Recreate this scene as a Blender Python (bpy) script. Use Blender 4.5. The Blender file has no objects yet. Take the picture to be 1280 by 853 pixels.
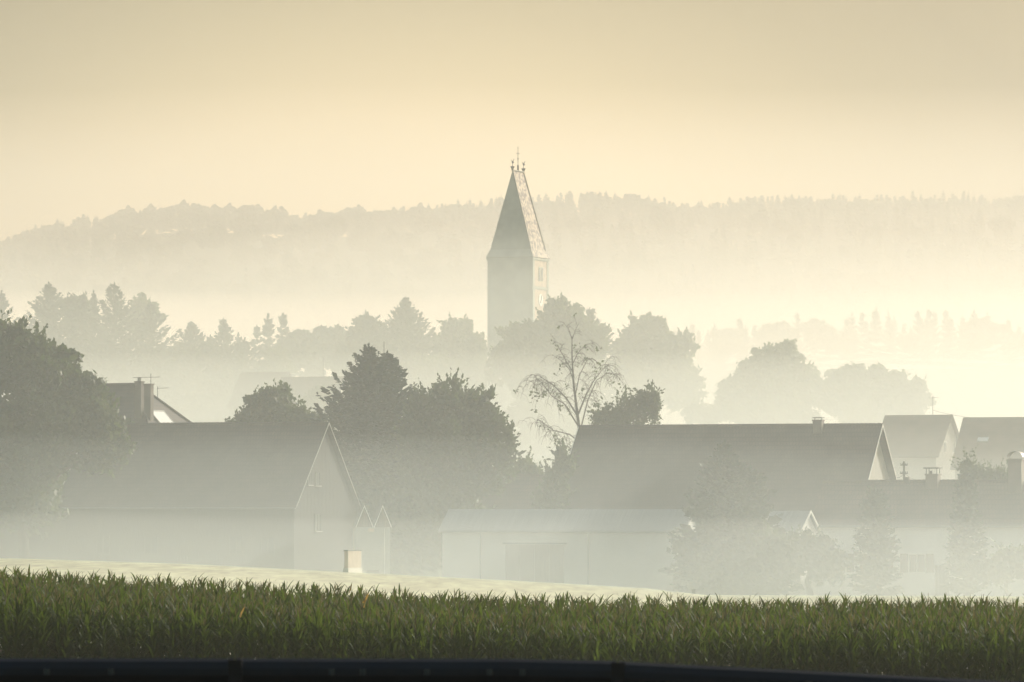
import bpy, math, random
import numpy as np
from mathutils import Vector, Matrix

SC = bpy.context.scene
COL = SC.collection
R = math.radians
random.seed(7)

# ------------------------------------------------------------------ camera
F = 6100.0                       # focal length in pixels of a 1280 px wide frame
CAMZ = 4.5
PITCH = math.atan((640 - 426.5) / F)
cam_d = bpy.data.cameras.new('camera')
cam = bpy.data.objects.new('camera', cam_d)
COL.objects.link(cam)
cam.location = (0, 0, CAMZ)
cam.rotation_euler = (math.pi / 2 + PITCH, 0, 0)
cam_d.sensor_width = 36
cam_d.lens = 36 * F / 1280
cam_d.clip_start = 0.5
cam_d.clip_end = 12000
cam_d.dof.use_dof = True
cam_d.dof.focus_distance = 320
cam_d.dof.aperture_fstop = 9
SC.camera = cam

# ------------------------------------------------------------------ sun and sky
SUN_AZ, SUN_EL = 42.0, 19.0      # degrees right of the view, above the horizon
SUN_STRENGTH = 4.6
SKY_STRENGTH = 0.105
wd = bpy.data.worlds.new('World')
SC.world = wd
wd.use_nodes = True
wn, wl = wd.node_tree.nodes, wd.node_tree.links
for n in list(wn):
    wn.remove(n)
w_out = wn.new('ShaderNodeOutputWorld')
w_bg = wn.new('ShaderNodeBackground')
w_bg.inputs['Strength'].default_value = SKY_STRENGTH
sky = wn.new('ShaderNodeTexSky')
sky.sky_type = 'NISHITA'
sky.sun_disc = False
sky.sun_elevation = R(SUN_EL)
sky.sun_rotation = R(SUN_AZ)
sky.dust_density = 4.0
sky.air_density = 1.6
sky.ozone_density = 0.6
# warm glow with vignette-like dark corners, painted into the sky colour around the view axis
geo = wn.new('ShaderNodeTexCoord')
dotn = wn.new('ShaderNodeVectorMath'); dotn.operation = 'DOT_PRODUCT'
g = Vector((-0.022, 1.0, 0.034)).normalized()
dotn.inputs[1].default_value = g
acos = wn.new('ShaderNodeMath'); acos.operation = 'ARCCOSINE'
ramp = wn.new('ShaderNodeValToRGB')
mul = wn.new('ShaderNodeMix'); mul.data_type = 'RGBA'; mul.blend_type = 'MULTIPLY'
mul.inputs[0].default_value = 1.0
sc_ = wn.new('ShaderNodeVectorMath'); sc_.operation = 'MULTIPLY'; sc_.inputs[1].default_value = (0.68, 1, 1)   # the glow is wider than high
nm_ = wn.new('ShaderNodeVectorMath'); nm_.operation = 'NORMALIZE'
wl.new(geo.outputs['Generated'], sc_.inputs[0]); wl.new(sc_.outputs[0], nm_.inputs[0])
wl.new(nm_.outputs[0], dotn.inputs[0])
wl.new(dotn.outputs['Value'], acos.inputs[0])
wl.new(acos.outputs[0], ramp.inputs[0])
e = ramp.color_ramp.elements
e[0].position = 0.0;  e[0].color = (0.88, 0.73, 0.58, 1)
e[1].position = 1.0;  e[1].color = (0.85, 0.86, 0.86, 1)
for pos, c in ((0.030, (0.80, 0.75, 0.80)), (0.046, (0.74, 0.69, 0.72)), (0.060, (0.53, 0.485, 0.43)), (0.072, (0.37, 0.33, 0.26)), (0.088, (0.22, 0.185, 0.11)), (0.105, (0.15, 0.115, 0.05)), (0.14, (0.15, 0.12, 0.06)), (0.25, (0.36, 0.33, 0.27)), (0.5, (0.76, 0.77, 0.78))):
    x = e.new(pos); x.color = (*c, 1)
wl.new(sky.outputs[0], mul.inputs[6])
wl.new(ramp.outputs[0], mul.inputs[7])
wl.new(mul.outputs[2], w_bg.inputs['Color'])
wl.new(w_bg.outputs[0], w_out.inputs['Surface'])

sd = bpy.data.lights.new('sun', 'SUN')
sd.energy = SUN_STRENGTH
sd.angle = R(0.6)
sd.color = (1.0, 0.94, 0.83)
sun = bpy.data.objects.new('sun', sd)
COL.objects.link(sun)
sdir = Vector((math.sin(R(SUN_AZ)) * math.cos(R(SUN_EL)), math.cos(R(SUN_AZ)) * math.cos(R(SUN_EL)), math.sin(R(SUN_EL))))
sun.rotation_euler = sdir.to_track_quat('Z', 'Y').to_euler()

vs = SC.view_settings
vs.view_transform = 'Standard'
vs.look = 'None'
vs.exposure = 0.36
vs.gamma = 1.0
vs.use_curve_mapping = False
cy = SC.cycles
cy.volume_bounces = 3
cy.max_bounces = 6
cy.diffuse_bounces = 2
cy.glossy_bounces = 2
cy.transmission_bounces = 3
cy.transparent_max_bounces = 8
cy.use_denoising = True
try:
    cy.denoiser = 'OPENIMAGEDENOISE'
    cy.denoising_input_passes = 'RGB_ALBEDO_NORMAL'
except Exception:
    pass
cy.use_adaptive_sampling = False

# ------------------------------------------------------------------ helpers
def at(px, py, Y):
    """world point seen at photo pixel (px, py) at depth Y"""
    a = (px - 640) / F
    b = (426.5 - py) / F
    d = Vector((a, math.cos(PITCH) - b * math.sin(PITCH), math.sin(PITCH) + b * math.cos(PITCH)))
    return Vector((0, 0, CAMZ)) + d * (Y / d.y)

def ppm(Y):
    return F / Y

def tag(o, label=None, cat=None, group=None, kind=None):
    if label: o['label'] = label
    if cat: o['category'] = cat
    if group: o['group'] = group
    if kind: o['kind'] = kind
    return o

def empty(name, loc, rz=0.0):
    o = bpy.data.objects.new(name, None)
    COL.objects.link(o)
    o.location = loc
    o.rotation_euler = (0, 0, rz)
    o.empty_display_size = 0.5
    return o

def copy_tree(o, parent=None):
    c = o.copy()
    COL.objects.link(c)
    c.parent = parent
    for ch in list(o.children):
        copy_tree(ch, c)
    return c

class MB:
    """collects verts / faces and links them as one mesh"""
    def __init__(s):
        s.v = []; s.f = []; s.n = 0
    def add(s, verts, faces):
        verts = np.asarray(verts, dtype=np.float64).reshape(-1, 3)
        s.v.append(verts)
        s.f.extend([tuple(int(i) + s.n for i in f) for f in faces])
        s.n += len(verts)
        return s
    def box(s, x0, x1, y0, y1, z0, z1):
        return s.add([(x0, y0, z0), (x1, y0, z0), (x1, y1, z0), (x0, y1, z0), (x0, y0, z1), (x1, y0, z1), (x1, y1, z1), (x0, y1, z1)],
                     [(0, 3, 2, 1), (4, 5, 6, 7), (0, 1, 5, 4), (1, 2, 6, 5), (2, 3, 7, 6), (3, 0, 4, 7)])
    def slab(s, pts, t, d=None):
        """polygon given a thickness t along -normal (or along d)"""
        P = [Vector(p) for p in pts]
        n = (P[1] - P[0]).cross(P[2] - P[0]).normalized() if d is None else Vector(d)
        k = len(P)
        Q = [p - n * t for p in P]
        f = [tuple(range(k)), tuple(reversed(range(k, 2 * k)))]
        f += [(i, i + k, (i + 1) % k + k, (i + 1) % k) for i in range(k)]
        return s.add([tuple(p) for p in P + Q], f)
    def bar(s, a, b, w, h=None):
        """square bar from a to b"""
        a, b = Vector(a), Vector(b)
        h = h or w
        d = (b - a).normalized()
        u = d.cross(Vector((0, 0, 1)))
        if u.length < 1e-4: u = Vector((1, 0, 0))
        u.normalize()
        v = u.cross(d).normalized()
        vs_ = []
        for p in (a, b):
            for i, j in ((-1, -1), (1, -1), (1, 1), (-1, 1)):
                vs_.append(tuple(p + u * (i * w / 2) + v * (j * h / 2)))
        return s.add(vs_, [(0, 3, 2, 1), (4, 5, 6, 7), (0, 1, 5, 4), (1, 2, 6, 5), (2, 3, 7, 6), (3, 0, 4, 7)])
    def tube(s, pts, radii, k=6):
        pts = [Vector(p) for p in pts]
        vs_ = []
        for i, p in enumerate(pts):
            d = (pts[min(i + 1, len(pts) - 1)] - pts[max(i - 1, 0)]).normalized()
            u = d.cross(Vector((0.13, 0.97, 0.21)))
            if u.length < 1e-3: u = d.cross(Vector((1, 0, 0)))
            u.normalize(); v = d.cross(u)
            for j in range(k):
                a = 2 * math.pi * j / k
                vs_.append(tuple(p + (u * math.cos(a) + v * math.sin(a)) * radii[i]))
        f = []
        for i in range(len(pts) - 1):
            for j in range(k):
                j2 = (j + 1) % k
                f.append((i * k + j, i * k + j2, (i + 1) * k + j2, (i + 1) * k + j))
        f.append(tuple(reversed(range(k))))
        f.append(tuple(range((len(pts) - 1) * k, len(pts) * k)))
        return s.add(vs_, f)
    def lathe(s, c, prof, k=12):
        """prof: list of (radius, z)"""
        vs_ = []
        for r, z in prof:
            for j in range(k):
                a = 2 * math.pi * j / k
                vs_.append((c[0] + r * math.cos(a), c[1] + r * math.sin(a), c[2] + z))
        f = []
        for i in range(len(prof) - 1):
            for j in range(k):
                j2 = (j + 1) % k
                f.append((i * k + j, i * k + j2, (i + 1) * k + j2, (i + 1) * k + j))
        f.append(tuple(reversed(range(k))))
        f.append(tuple(range((len(prof) - 1) * k, len(prof) * k)))
        return s.add(vs_, f)
    def mesh(s, name, mat=None, smooth=False):
        me = bpy.data.meshes.new(name)
        me.from_pydata(np.concatenate(s.v).tolist() if s.v else [], [], s.f)
        if mat: me.materials.append(mat)
        if smooth: me.polygons.foreach_set('use_smooth', [True] * len(me.polygons))
        me.update()
        return me
    def build(s, name, mat, parent=None, smooth=False):
        o = bpy.data.objects.new(name, s.mesh(name, mat, smooth))
        COL.objects.link(o)
        if parent: o.parent = parent
        return o

def quad_mesh(name, V, mat, smooth=False):
    """V: (n,4,3) array of quads -> mesh"""
    V = np.asarray(V, dtype=np.float32)
    n = len(V)
    me = bpy.data.meshes.new(name)
    me.vertices.add(n * 4)
    me.vertices.foreach_set('co', V.reshape(-1))
    me.loops.add(n * 4)
    me.loops.foreach_set('vertex_index', np.arange(n * 4, dtype=np.int32))
    me.polygons.add(n)
    me.polygons.foreach_set('loop_start', np.arange(0, n * 4, 4, dtype=np.int32))
    me.polygons.foreach_set('loop_total', np.full(n, 4, dtype=np.int32))
    me.materials.append(mat)
    me.update(calc_edges=True)
    return me

def link_mesh(name, me, parent=None):
    o = bpy.data.objects.new(name, me)
    COL.objects.link(o)
    if parent: o.parent = parent
    return o

# ------------------------------------------------------------------ materials
def mat(name, col, rough=0.85, spec=0.3, var=0.25, scale=1.0, bump=0.0, bscale=None, metal=0.0, trans=0.0, coord='Object', stretch=None, transcol=None):
    m = bpy.data.materials.new(name)
    m.use_nodes = True
    nt = m.node_tree; N, L = nt.nodes, nt.links
    b = N['Principled BSDF']
    b.inputs['Roughness'].default_value = rough
    b.inputs['Specular IOR Level'].default_value = spec
    b.inputs['Metallic'].default_value = metal
    tc = N.new('ShaderNodeTexCoord')
    src = tc.outputs[coord]
    if stretch:
        mp = N.new('ShaderNodeMapping'); mp.inputs['Scale'].default_value = stretch
        L.new(src, mp.inputs[0]); src = mp.outputs[0]
    nz = N.new('ShaderNodeTexNoise'); nz.inputs['Scale'].default_value = scale
    nz.inputs['Detail'].default_value = 5; nz.inputs['Roughness'].default_value = 0.65
    L.new(src, nz.inputs['Vector'])
    rp = N.new('ShaderNodeValToRGB')
    lo = tuple(c * (1 - var) for c in col); hi = tuple(min(1, c * (1 + var)) for c in col)
    rp.color_ramp.elements[0].position = 0.3; rp.color_ramp.elements[0].color = (*lo, 1)
    rp.color_ramp.elements[1].position = 0.7; rp.color_ramp.elements[1].color = (*hi, 1)
    L.new(nz.outputs['Fac'], rp.inputs[0])
    L.new(rp.outputs[0], b.inputs['Base Color'])
    if bump:
        n2 = N.new('ShaderNodeTexNoise'); n2.inputs['Scale'].default_value = bscale or scale * 4
        n2.inputs['Detail'].default_value = 4
        L.new(src, n2.inputs['Vector'])
        bp = N.new('ShaderNodeBump'); bp.inputs['Strength'].default_value = bump; bp.inputs['Distance'].default_value = 0.1
        L.new(n2.outputs['Fac'], bp.inputs['Height']); L.new(bp.outputs[0], b.inputs['Normal'])
    if trans:
        t = N.new('ShaderNodeBsdfTranslucent')
        t.inputs['Color'].default_value = (*(transcol or tuple(min(1, c * 2) for c in col)), 1)
        mx = N.new('ShaderNodeMixShader'); mx.inputs[0].default_value = trans
        L.new(b.outputs[0], mx.inputs[1]); L.new(t.outputs[0], mx.inputs[2])
        L.new(mx.outputs[0], N['Material Output'].inputs['Surface'])
    return m

def tile_mat(name, c1, c2, rough=0.7, spec=0.4, w=0.25, h=0.33, bump=0.5, mortar=(0.02, 0.02, 0.02), axis='XZ'):
    """rows of overlapping roof tiles (or bricks) drawn with a brick texture in object space"""
    m = bpy.data.materials.new(name); m.use_nodes = True
    N, L = m.node_tree.nodes, m.node_tree.links
    b = N['Principled BSDF']; b.inputs['Roughness'].default_value = rough; b.inputs['Specular IOR Level'].default_value = spec
    tc = N.new('ShaderNodeTexCoord')
    sp = N.new('ShaderNodeSeparateXYZ'); cb = N.new('ShaderNodeCombineXYZ')
    ad = N.new('ShaderNodeMath'); ad.operation = 'ADD'
    L.new(tc.outputs['Object'], sp.inputs[0])
    L.new(sp.outputs['X'], ad.inputs[0]); L.new(sp.outputs['Y'], ad.inputs[1])
    if axis == 'XZ':
        L.new(sp.outputs['X'], cb.inputs['X'])
    else:
        L.new(ad.outputs[0], cb.inputs['X'])
    L.new(sp.outputs['Z'], cb.inputs['Y'])
    br = N.new('ShaderNodeTexBrick'); br.inputs['Scale'].default_value = 1.0
    br.inputs['Brick Width'].default_value = w; br.inputs['Row Height'].default_value = h
    br.inputs['Mortar Size'].default_value = 0.015; br.inputs['Color1'].default_value = (*c1, 1); br.inputs['Color2'].default_value = (*c2, 1)
    br.inputs['Mortar'].default_value = (*mortar, 1); br.inputs['Bias'].default_value = -0.1
    L.new(cb.outputs[0], br.inputs['Vector'])
    nz = N.new('ShaderNodeTexNoise'); nz.inputs['Scale'].default_value = 0.6; nz.inputs['Detail'].default_value = 6
    L.new(tc.outputs['Object'], nz.inputs['Vector'])
    rp = N.new('ShaderNodeValToRGB'); rp.color_ramp.elements[0].color = (0.6, 0.62, 0.55, 1); rp.color_ramp.elements[1].color = (1.25, 1.2, 1.15, 1)
    rp.color_ramp.elements[0].position = 0.3; rp.color_ramp.elements[1].position = 0.7
    L.new(nz.outputs['Fac'], rp.inputs[0])
    mx = N.new('ShaderNodeMix'); mx.data_type = 'RGBA'; mx.blend_type = 'MULTIPLY'; mx.inputs[0].default_value = 1
    L.new(br.outputs['Color'], mx.inputs[6]); L.new(rp.outputs[0], mx.inputs[7])
    L.new(mx.outputs[2], b.inputs['Base Color'])
    bp = N.new('ShaderNodeBump'); bp.inputs['Strength'].default_value = bump; bp.inputs['Distance'].default_value = 0.05
    L.new(br.outputs['Color'], bp.inputs['Height']); L.new(bp.outputs[0], b.inputs['Normal'])
    return m

M = {}
M['leaf_dark'] = mat('broad_leaves', (0.045, 0.065, 0.024), 0.6, 0.35, 0.4, 0.5, trans=0.3, transcol=(0.09, 0.13, 0.03))
M['leaf_mid'] = mat('pale_leaves', (0.06, 0.085, 0.03), 0.6, 0.35, 0.4, 0.5, trans=0.35, transcol=(0.12, 0.16, 0.04))
M['needle'] = mat('needles', (0.022, 0.038, 0.020), 0.6, 0.3, 0.35, 0.5, trans=0.12)
M['bark'] = mat('bark', (0.09, 0.075, 0.06), 0.9, 0.2, 0.4, 3.0, bump=0.5)
M['birch_bark'] = mat('pale_bark', (0.13, 0.12, 0.10), 0.85, 0.2, 0.5, 4.0, bump=0.3)
M['forest'] = mat('forest_needles', (0.045, 0.065, 0.04), 0.8, 0.2, 0.3, 0.03)
M['forest_floor'] = mat('dark_forest_floor', (0.018, 0.026, 0.016), 0.95, 0.1, 0.3, 0.03)
M['plaster'] = mat('weathered_plaster', (0.42, 0.40, 0.35), 0.9, 0.2, 0.12, 0.7, bump=0.1)
M['plaster_pale'] = mat('pale_render', (0.76, 0.75, 0.71), 0.9, 0.2, 0.08, 0.5, bump=0.1)
M['tower_wall'] = mat('tower_render', (0.45, 0.46, 0.40), 0.9, 0.2, 0.15, 0.4, bump=0.15)
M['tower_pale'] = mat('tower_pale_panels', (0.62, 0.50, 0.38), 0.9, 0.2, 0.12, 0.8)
M['pink_render'] = mat('pink_render', (0.78, 0.70, 0.62), 0.85, 0.2, 0.08, 2.0)
M['pale_door'] = mat('faded_boards', (0.46, 0.41, 0.36), 0.85, 0.25, 0.2, 1.0, bump=0.5, bscale=3, stretch=(14, 14, 0.6))
M['wood'] = mat('weathered_boards', (0.20, 0.155, 0.11), 0.85, 0.25, 0.35, 1.0, bump=0.6, bscale=3, stretch=(14, 14, 0.6))
M['wood_dark'] = mat('dark_boards', (0.06, 0.06, 0.052), 0.85, 0.25, 0.35, 1.0, bump=0.6, bscale=3, stretch=(10, 10, 0.6))
M['white'] = mat('white_paint', (0.80, 0.78, 0.72), 0.55, 0.4, 0.05, 2.0)
M['tile_dark'] = tile_mat('dark_roof_tiles', (0.075, 0.058, 0.048), (0.055, 0.045, 0.04))
M['tile_brown'] = tile_mat('brown_roof_tiles', (0.12, 0.085, 0.065), (0.09, 0.07, 0.06))
M['grey_board'] = mat('grey_painted_board', (0.42, 0.42, 0.38), 0.7, 0.3, 0.1, 2.0)
M['sheet'] = mat('fibre_cement_sheet', (0.34, 0.35, 0.35), 0.65, 0.4, 0.15, 0.6, bump=0.5, bscale=2, stretch=(7, 0.3, 0.3))
M['brick'] = tile_mat('chimney_bricks', (0.16, 0.10, 0.075), (0.12, 0.08, 0.065), w=0.25, h=0.08, mortar=(0.25, 0.24, 0.22), axis='XY')
M['metal'] = mat('dull_metal', (0.30, 0.30, 0.30), 0.45, 0.5, 0.15, 3.0, metal=0.8)
M['dark_metal'] = mat('dark_metal', (0.04, 0.04, 0.045), 0.5, 0.5, 0.2, 3.0, metal=0.5)
M['concrete'] = mat('concrete', (0.32, 0.31, 0.29), 0.9, 0.2, 0.15, 2.0, bump=0.2)
M['rail'] = mat('navy_rail_paint', (0.003, 0.010, 0.020), 0.6, 0.3, 0.25, 2.0)
M['rail_joint'] = mat('blackened_steel', (0.004, 0.006, 0.008), 0.7, 0.3, 0.2, 3.0)
M['bolt'] = mat('galvanised_bolt', (0.035, 0.05, 0.055), 0.6, 0.3, 0.1, 5.0)
M['corn'] = mat('maize_leaves', (0.040, 0.070, 0.022), 0.72, 0.15, 0.45, 0.7, trans=0.32, transcol=(0.135, 0.20, 0.03))
M['corn_dry'] = mat('dry_maize_leaves', (0.22, 0.17, 0.06), 0.6, 0.4, 0.3, 2.0, trans=0.4, transcol=(0.45, 0.30, 0.08))
M['tassel'] = mat('maize_tassels', (0.11, 0.105, 0.05), 0.7, 0.2, 0.3, 2.0, trans=0.3, transcol=(0.20, 0.18, 0.07))
M['ground'] = mat('grassy_ground', (0.06, 0.08, 0.03), 0.95, 0.15, 0.4, 0.05, bump=0.4, bscale=2)
M['soil'] = mat('soil', (0.07, 0.055, 0.035), 0.95, 0.15, 0.4, 0.4, bump=0.5, bscale=3)
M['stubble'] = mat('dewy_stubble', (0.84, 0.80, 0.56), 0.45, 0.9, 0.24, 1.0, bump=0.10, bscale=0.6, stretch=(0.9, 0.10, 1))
M['asphalt'] = mat('asphalt', (0.05, 0.05, 0.05), 0.9, 0.3, 0.2, 3.0, bump=0.3, bscale=30)
M['glass_dark'] = mat('window_glass', (0.03, 0.035, 0.04), 0.08, 0.8, 0.1, 1.0)
M['glass_glint'] = mat('skylight_painted_glint', (0.85, 0.86, 0.84), 0.38, 1.0, 0.05, 1.0)  # white base colour stands in for the sun's glint on the panes

# tower roof: glazed tiles, patchy light and brown
m = bpy.data.materials.new('patchy_glazed_tiles'); m.use_nodes = True
N_, L_ = m.node_tree.nodes, m.node_tree.links
b_ = N_['Principled BSDF']; b_.inputs['Roughness'].default_value = 0.7; b_.inputs['Specular IOR Level'].default_value = 0.2
tc_ = N_.new('ShaderNodeTexCoord')
vo_ = N_.new('ShaderNodeTexVoronoi'); vo_.inputs['Scale'].default_value = 2.2
nz_ = N_.new('ShaderNodeTexNoise'); nz_.inputs['Scale'].default_value = 1.1; nz_.inputs['Detail'].default_value = 8; nz_.inputs['Roughness'].default_value = 0.8
L_.new(tc_.outputs['Object'], vo_.inputs['Vector']); L_.new(tc_.outputs['Object'], nz_.inputs['Vector'])
rp_ = N_.new('ShaderNodeValToRGB'); rp_.color_ramp.elements[0].position = 0.42; rp_.color_ramp.elements[0].color = (0.09, 0.05, 0.03, 1)
rp_.color_ramp.elements[1].position = 0.56; rp_.color_ramp.elements[1].color = (0.40, 0.31, 0.20, 1)
mx_ = N_.new('ShaderNodeMix'); mx_.data_type = 'RGBA'; mx_.inputs[0].default_value = 0.4
sp_ = N_.new('ShaderNodeSeparateColor')
L_.new(vo_.outputs['Color'], sp_.inputs[0])
ad_ = N_.new('ShaderNodeMath'); ad_.operation = 'MULTIPLY_ADD'; ad_.inputs[1].default_value = 0.35; ad_.inputs[2].default_value = -0.17
L_.new(sp_.outputs[0], ad_.inputs[0])
a2_ = N_.new('ShaderNodeMath'); a2_.operation = 'ADD'
L_.new(ad_.outputs[0], a2_.inputs[0]); L_.new(nz_.outputs['Fac'], a2_.inputs[1])
L_.new(a2_.outputs[0], rp_.inputs[0]); L_.new(rp_.outputs[0], b_.inputs['Base Color'])
M['tower_tiles'] = m
M['tower_slate'] = tile_mat('grey_tower_tiles', (0.34, 0.34, 0.30), (0.30, 0.30, 0.27), rough=0.8, spec=0.2)

# ------------------------------------------------------------------ terrain
def smooth(a, b, x):
    t = np.clip((np.asarray(x, float) - a) / (b - a), 0, 1)
    return t * t * (3 - 2 * t)

RIDGE_PX = [-900, -500, -200, 0, 50, 120, 160, 230, 330, 370, 400, 435, 470, 500, 560, 610, 680, 740, 800, 860, 900, 960, 1050, 1150, 1280, 1500, 1900, 2300]
RIDGE_PY = [370, 350, 326, 304, 287, 274, 267, 262, 265, 276, 273, 264, 272, 266, 260, 256, 251, 248, 251, 260, 257, 253, 252, 250, 249, 252, 262, 270]
YR = 2700.0
def ridge_z(x):
    px = 640 + np.asarray(x, float) * F / YR
    py = np.interp(px, RIDGE_PX, RIDGE_PY)
    return CAMZ + (640 - py) / F * YR - 15.0     # the trees on it reach the skyline

def gz(x, y):
    x = np.asarray(x, float); y = np.asarray(y, float)
    tilt = smooth(5, -24, x)                                     # ground higher on the left near the corn
    near = -0.57 + 1.10 * tilt
    strip = np.interp(x * 300 / np.clip(y, 60, 300), [-60, -31, -20, 0, 8, 12, 60], [1.75, 1.66, 1.30, 0.28, -0.18, -0.62, -0.8])
    z = near * (1 - smooth(150, 300, y)) + strip * smooth(150, 300, y)
    z = z + (-1.3 - z) * smooth(300, 322, y)
    z = z + smooth(385, 470, y) * 3.2 + smooth(450, 800, y) * 12.5 + smooth(850, 1500, y) * 8
    road = 1 - smooth(26, 34, y)
    z = z * (1 - road) + 2.95 * road
    hill = smooth(1750, 2690, y) * (1 - 0.25 * smooth(2750, 3300, y))
    z = z + (ridge_z(x * YR / np.clip(y, 1500, 3200)) - 22) * hill
    return z

def G(x, y):
    return float(gz(x, y))

def sheet(name, xs, ys, m, label=None, dz=0.0, zf=gz):
    X, Y = np.meshgrid(xs, ys)
    Z = zf(X, Y) + dz
    nx, ny = len(xs), len(ys)
    V = np.stack([X, Y, Z], -1).reshape(-1, 3)
    i, j = np.meshgrid(np.arange(nx - 1), np.arange(ny - 1))
    a = (j * nx + i).reshape(-1)
    Fq = np.stack([a, a + 1, a + nx + 1, a + nx], -1)
    me = bpy.data.meshes.new(name)
    me.from_pydata(V.tolist(), [], Fq.tolist())
    me.materials.append(m)
    me.polygons.foreach_set('use_smooth', [True] * len(me.polygons))
    me.update()
    o = link_mesh(name, me)
    tag(o, label, None, None, 'structure')
    return o

xs = np.unique(np.concatenate([np.linspace(-3000, -420, 24), np.linspace(-420, -90, 34), np.linspace(-90, 90, 91), np.linspace(90, 420, 34), np.linspace(420, 3000, 24)]))
sheet('road', xs, np.array([-30, -10, 0, 10, 22.0, 24.5]), M['asphalt'], 'dark asphalt road behind the navy guard rail')
sheet('ground', xs, np.concatenate([[24.5], np.linspace(25, 36, 12), np.linspace(45, 150, 18)]), M['soil'], 'bare soil under the standing maize')
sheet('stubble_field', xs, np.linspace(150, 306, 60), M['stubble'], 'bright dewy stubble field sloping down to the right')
sheet('village_ground', xs, np.concatenate([np.linspace(306, 330, 9), np.linspace(340, 900, 50), np.linspace(930, 1750, 30)]), M['ground'], 'grassy ground the village stands on')
sheet('hills', np.linspace(-3000, 3000, 301), np.concatenate([np.linspace(1750, 3000, 60), [3100, 3200, 3300]]), M['forest_floor'], 'long wooded hill ridge fading in the mist')

# ------------------------------------------------------------------ air
def volume_mat(name, dens, col, aniso=0.35):
    m = bpy.data.materials.new(name); m.use_nodes = True
    N, L = m.node_tree.nodes, m.node_tree.links
    N.remove(N['Principled BSDF'])
    v = N.new('ShaderNodeVolumePrincipled')
    v.inputs['Color'].default_value = (*col, 1)
    v.inputs['Density'].default_value = dens
    v.inputs['Anisotropy'].default_value = aniso
    L.new(v.outputs[0], N['Material Output'].inputs['Volume'])
    try: m.cycles.homogeneous_volume = True
    except Exception: pass
    try: m.volume_intersection_method = 'FAST'
    except Exception: pass
    return m

def air_box(name, x0, x1, y0, y1, z0, z1, m):
    o = MB().box(x0, x1, y0, y1, z0, z1).build(name, m)
    tag(o, kind='stuff')
    return o

HZ = 0.00024
tag(air_box('haze', -3050, 3050, -40, 3350, -4, 232, volume_mat('haze_air', HZ, (0.95, 0.965, 0.89))), 'thin morning haze over the whole valley')

def bank(hw0, hw1, prof, z0, d, label, roll=0.3, col=(0.97, 0.97, 0.93), left=0.0):
    """a bank of ground mist of even density: closed body, its top follows prof [(y, z), ...] with a gentle roll"""
    nx = 33
    rng = random.Random(int(prof[0][0] * 7 + d * 1e6))
    ph = [rng.uniform(0, 6.28) for _ in range(4)]
    V = []; Fq = []
    ny = len(prof)
    for j, (y, zt) in enumerate(prof):
        hw = hw0 + (hw1 - hw0) * j / (ny - 1)
        for i in range(nx):
            u = -1 + 2 * i / (nx - 1)
            w = math.sin(u * 7 + ph[0] + j * .4) + 0.7 * math.sin(u * 17 + ph[1] - j * .6) + 0.5 * math.sin(u * 29 + ph[2] + j)
            low_ = 1 - left * float(smooth(0.0, -0.2, u))
            V.append((u * hw, y, max(zt * low_ + (roll * w if zt > z0 + 1 else 0), z0 + 0.05)))
    nt = len(V)
    V += [(v[0], v[1], z0) for v in V]
    def id_(i, j): return j * nx + i
    for j in range(ny - 1):
        for i in range(nx - 1):
            q = (id_(i, j), id_(i + 1, j), id_(i + 1, j + 1), id_(i, j + 1))
            Fq.append(q); Fq.append(tuple(nt + t for t in reversed(q)))
    for i in range(nx - 1):
        Fq.append((id_(i + 1, 0), id_(i, 0), nt + id_(i, 0), nt + id_(i + 1, 0)))
        Fq.append((id_(i, ny - 1), id_(i + 1, ny - 1), nt + id_(i + 1, ny - 1), nt + id_(i, ny - 1)))
    for j in range(ny - 1):
        Fq.append((id_(0, j), id_(0, j + 1), nt + id_(0, j + 1), nt + id_(0, j)))
        Fq.append((id_(nx - 1, j + 1), id_(nx - 1, j), nt + id_(nx - 1, j), nt + id_(nx - 1, j + 1)))
    o = MB().add(V, Fq).build('mist_bank', volume_mat('mist', d, col))
    tag(o, label, None, 'banks of ground mist', 'stuff')
    return o

def ramp_prof(y0, y1, zlo, zhi, yb, power=1.0, n=7):
    pr = [(y0 + (y1 - y0) * i / n, zlo + (zhi - zlo) * (i / n) ** power) for i in range(n + 1)]
    return pr + [((y1 + yb) / 2, zhi * 0.9 + zlo * .1), (yb, zlo)]

NEARC = (0.90, 0.97, 0.99)
# low mist in front of the nearest roofs (thickest at the ground)
bank(120, 150, ramp_prof(286, 312, -2.0, 30.0, 319), -2.6, 0.0095, 'thin high veil of mist before the near roofs', 0.3, NEARC)
bank(120, 150, ramp_prof(290, 312, -2.0, 9.5, 318), -2.6, 0.0150, 'low mist lying over the near farm roofs', 0.7, NEARC)
bank(120, 150, ramp_prof(293, 311, -2.0, 4.2, 317), -2.6, 0.0240, 'thickest mist at the foot of the near farm buildings', 0.25, (0.97, 0.99, 0.98))
# mist filling the village behind them
bank(220, 300, ramp_prof(452, 720, -2, 46, 900), -3, 0.0024, 'mist standing among the church and village trees', 0.8, (0.95, 0.97, 0.90))
bank(220, 300, ramp_prof(462, 700, -2, 28, 740), -3, 0.0060, 'deep mist filling the village around the church', 0.5, (0.95, 0.97, 0.92))
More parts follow.
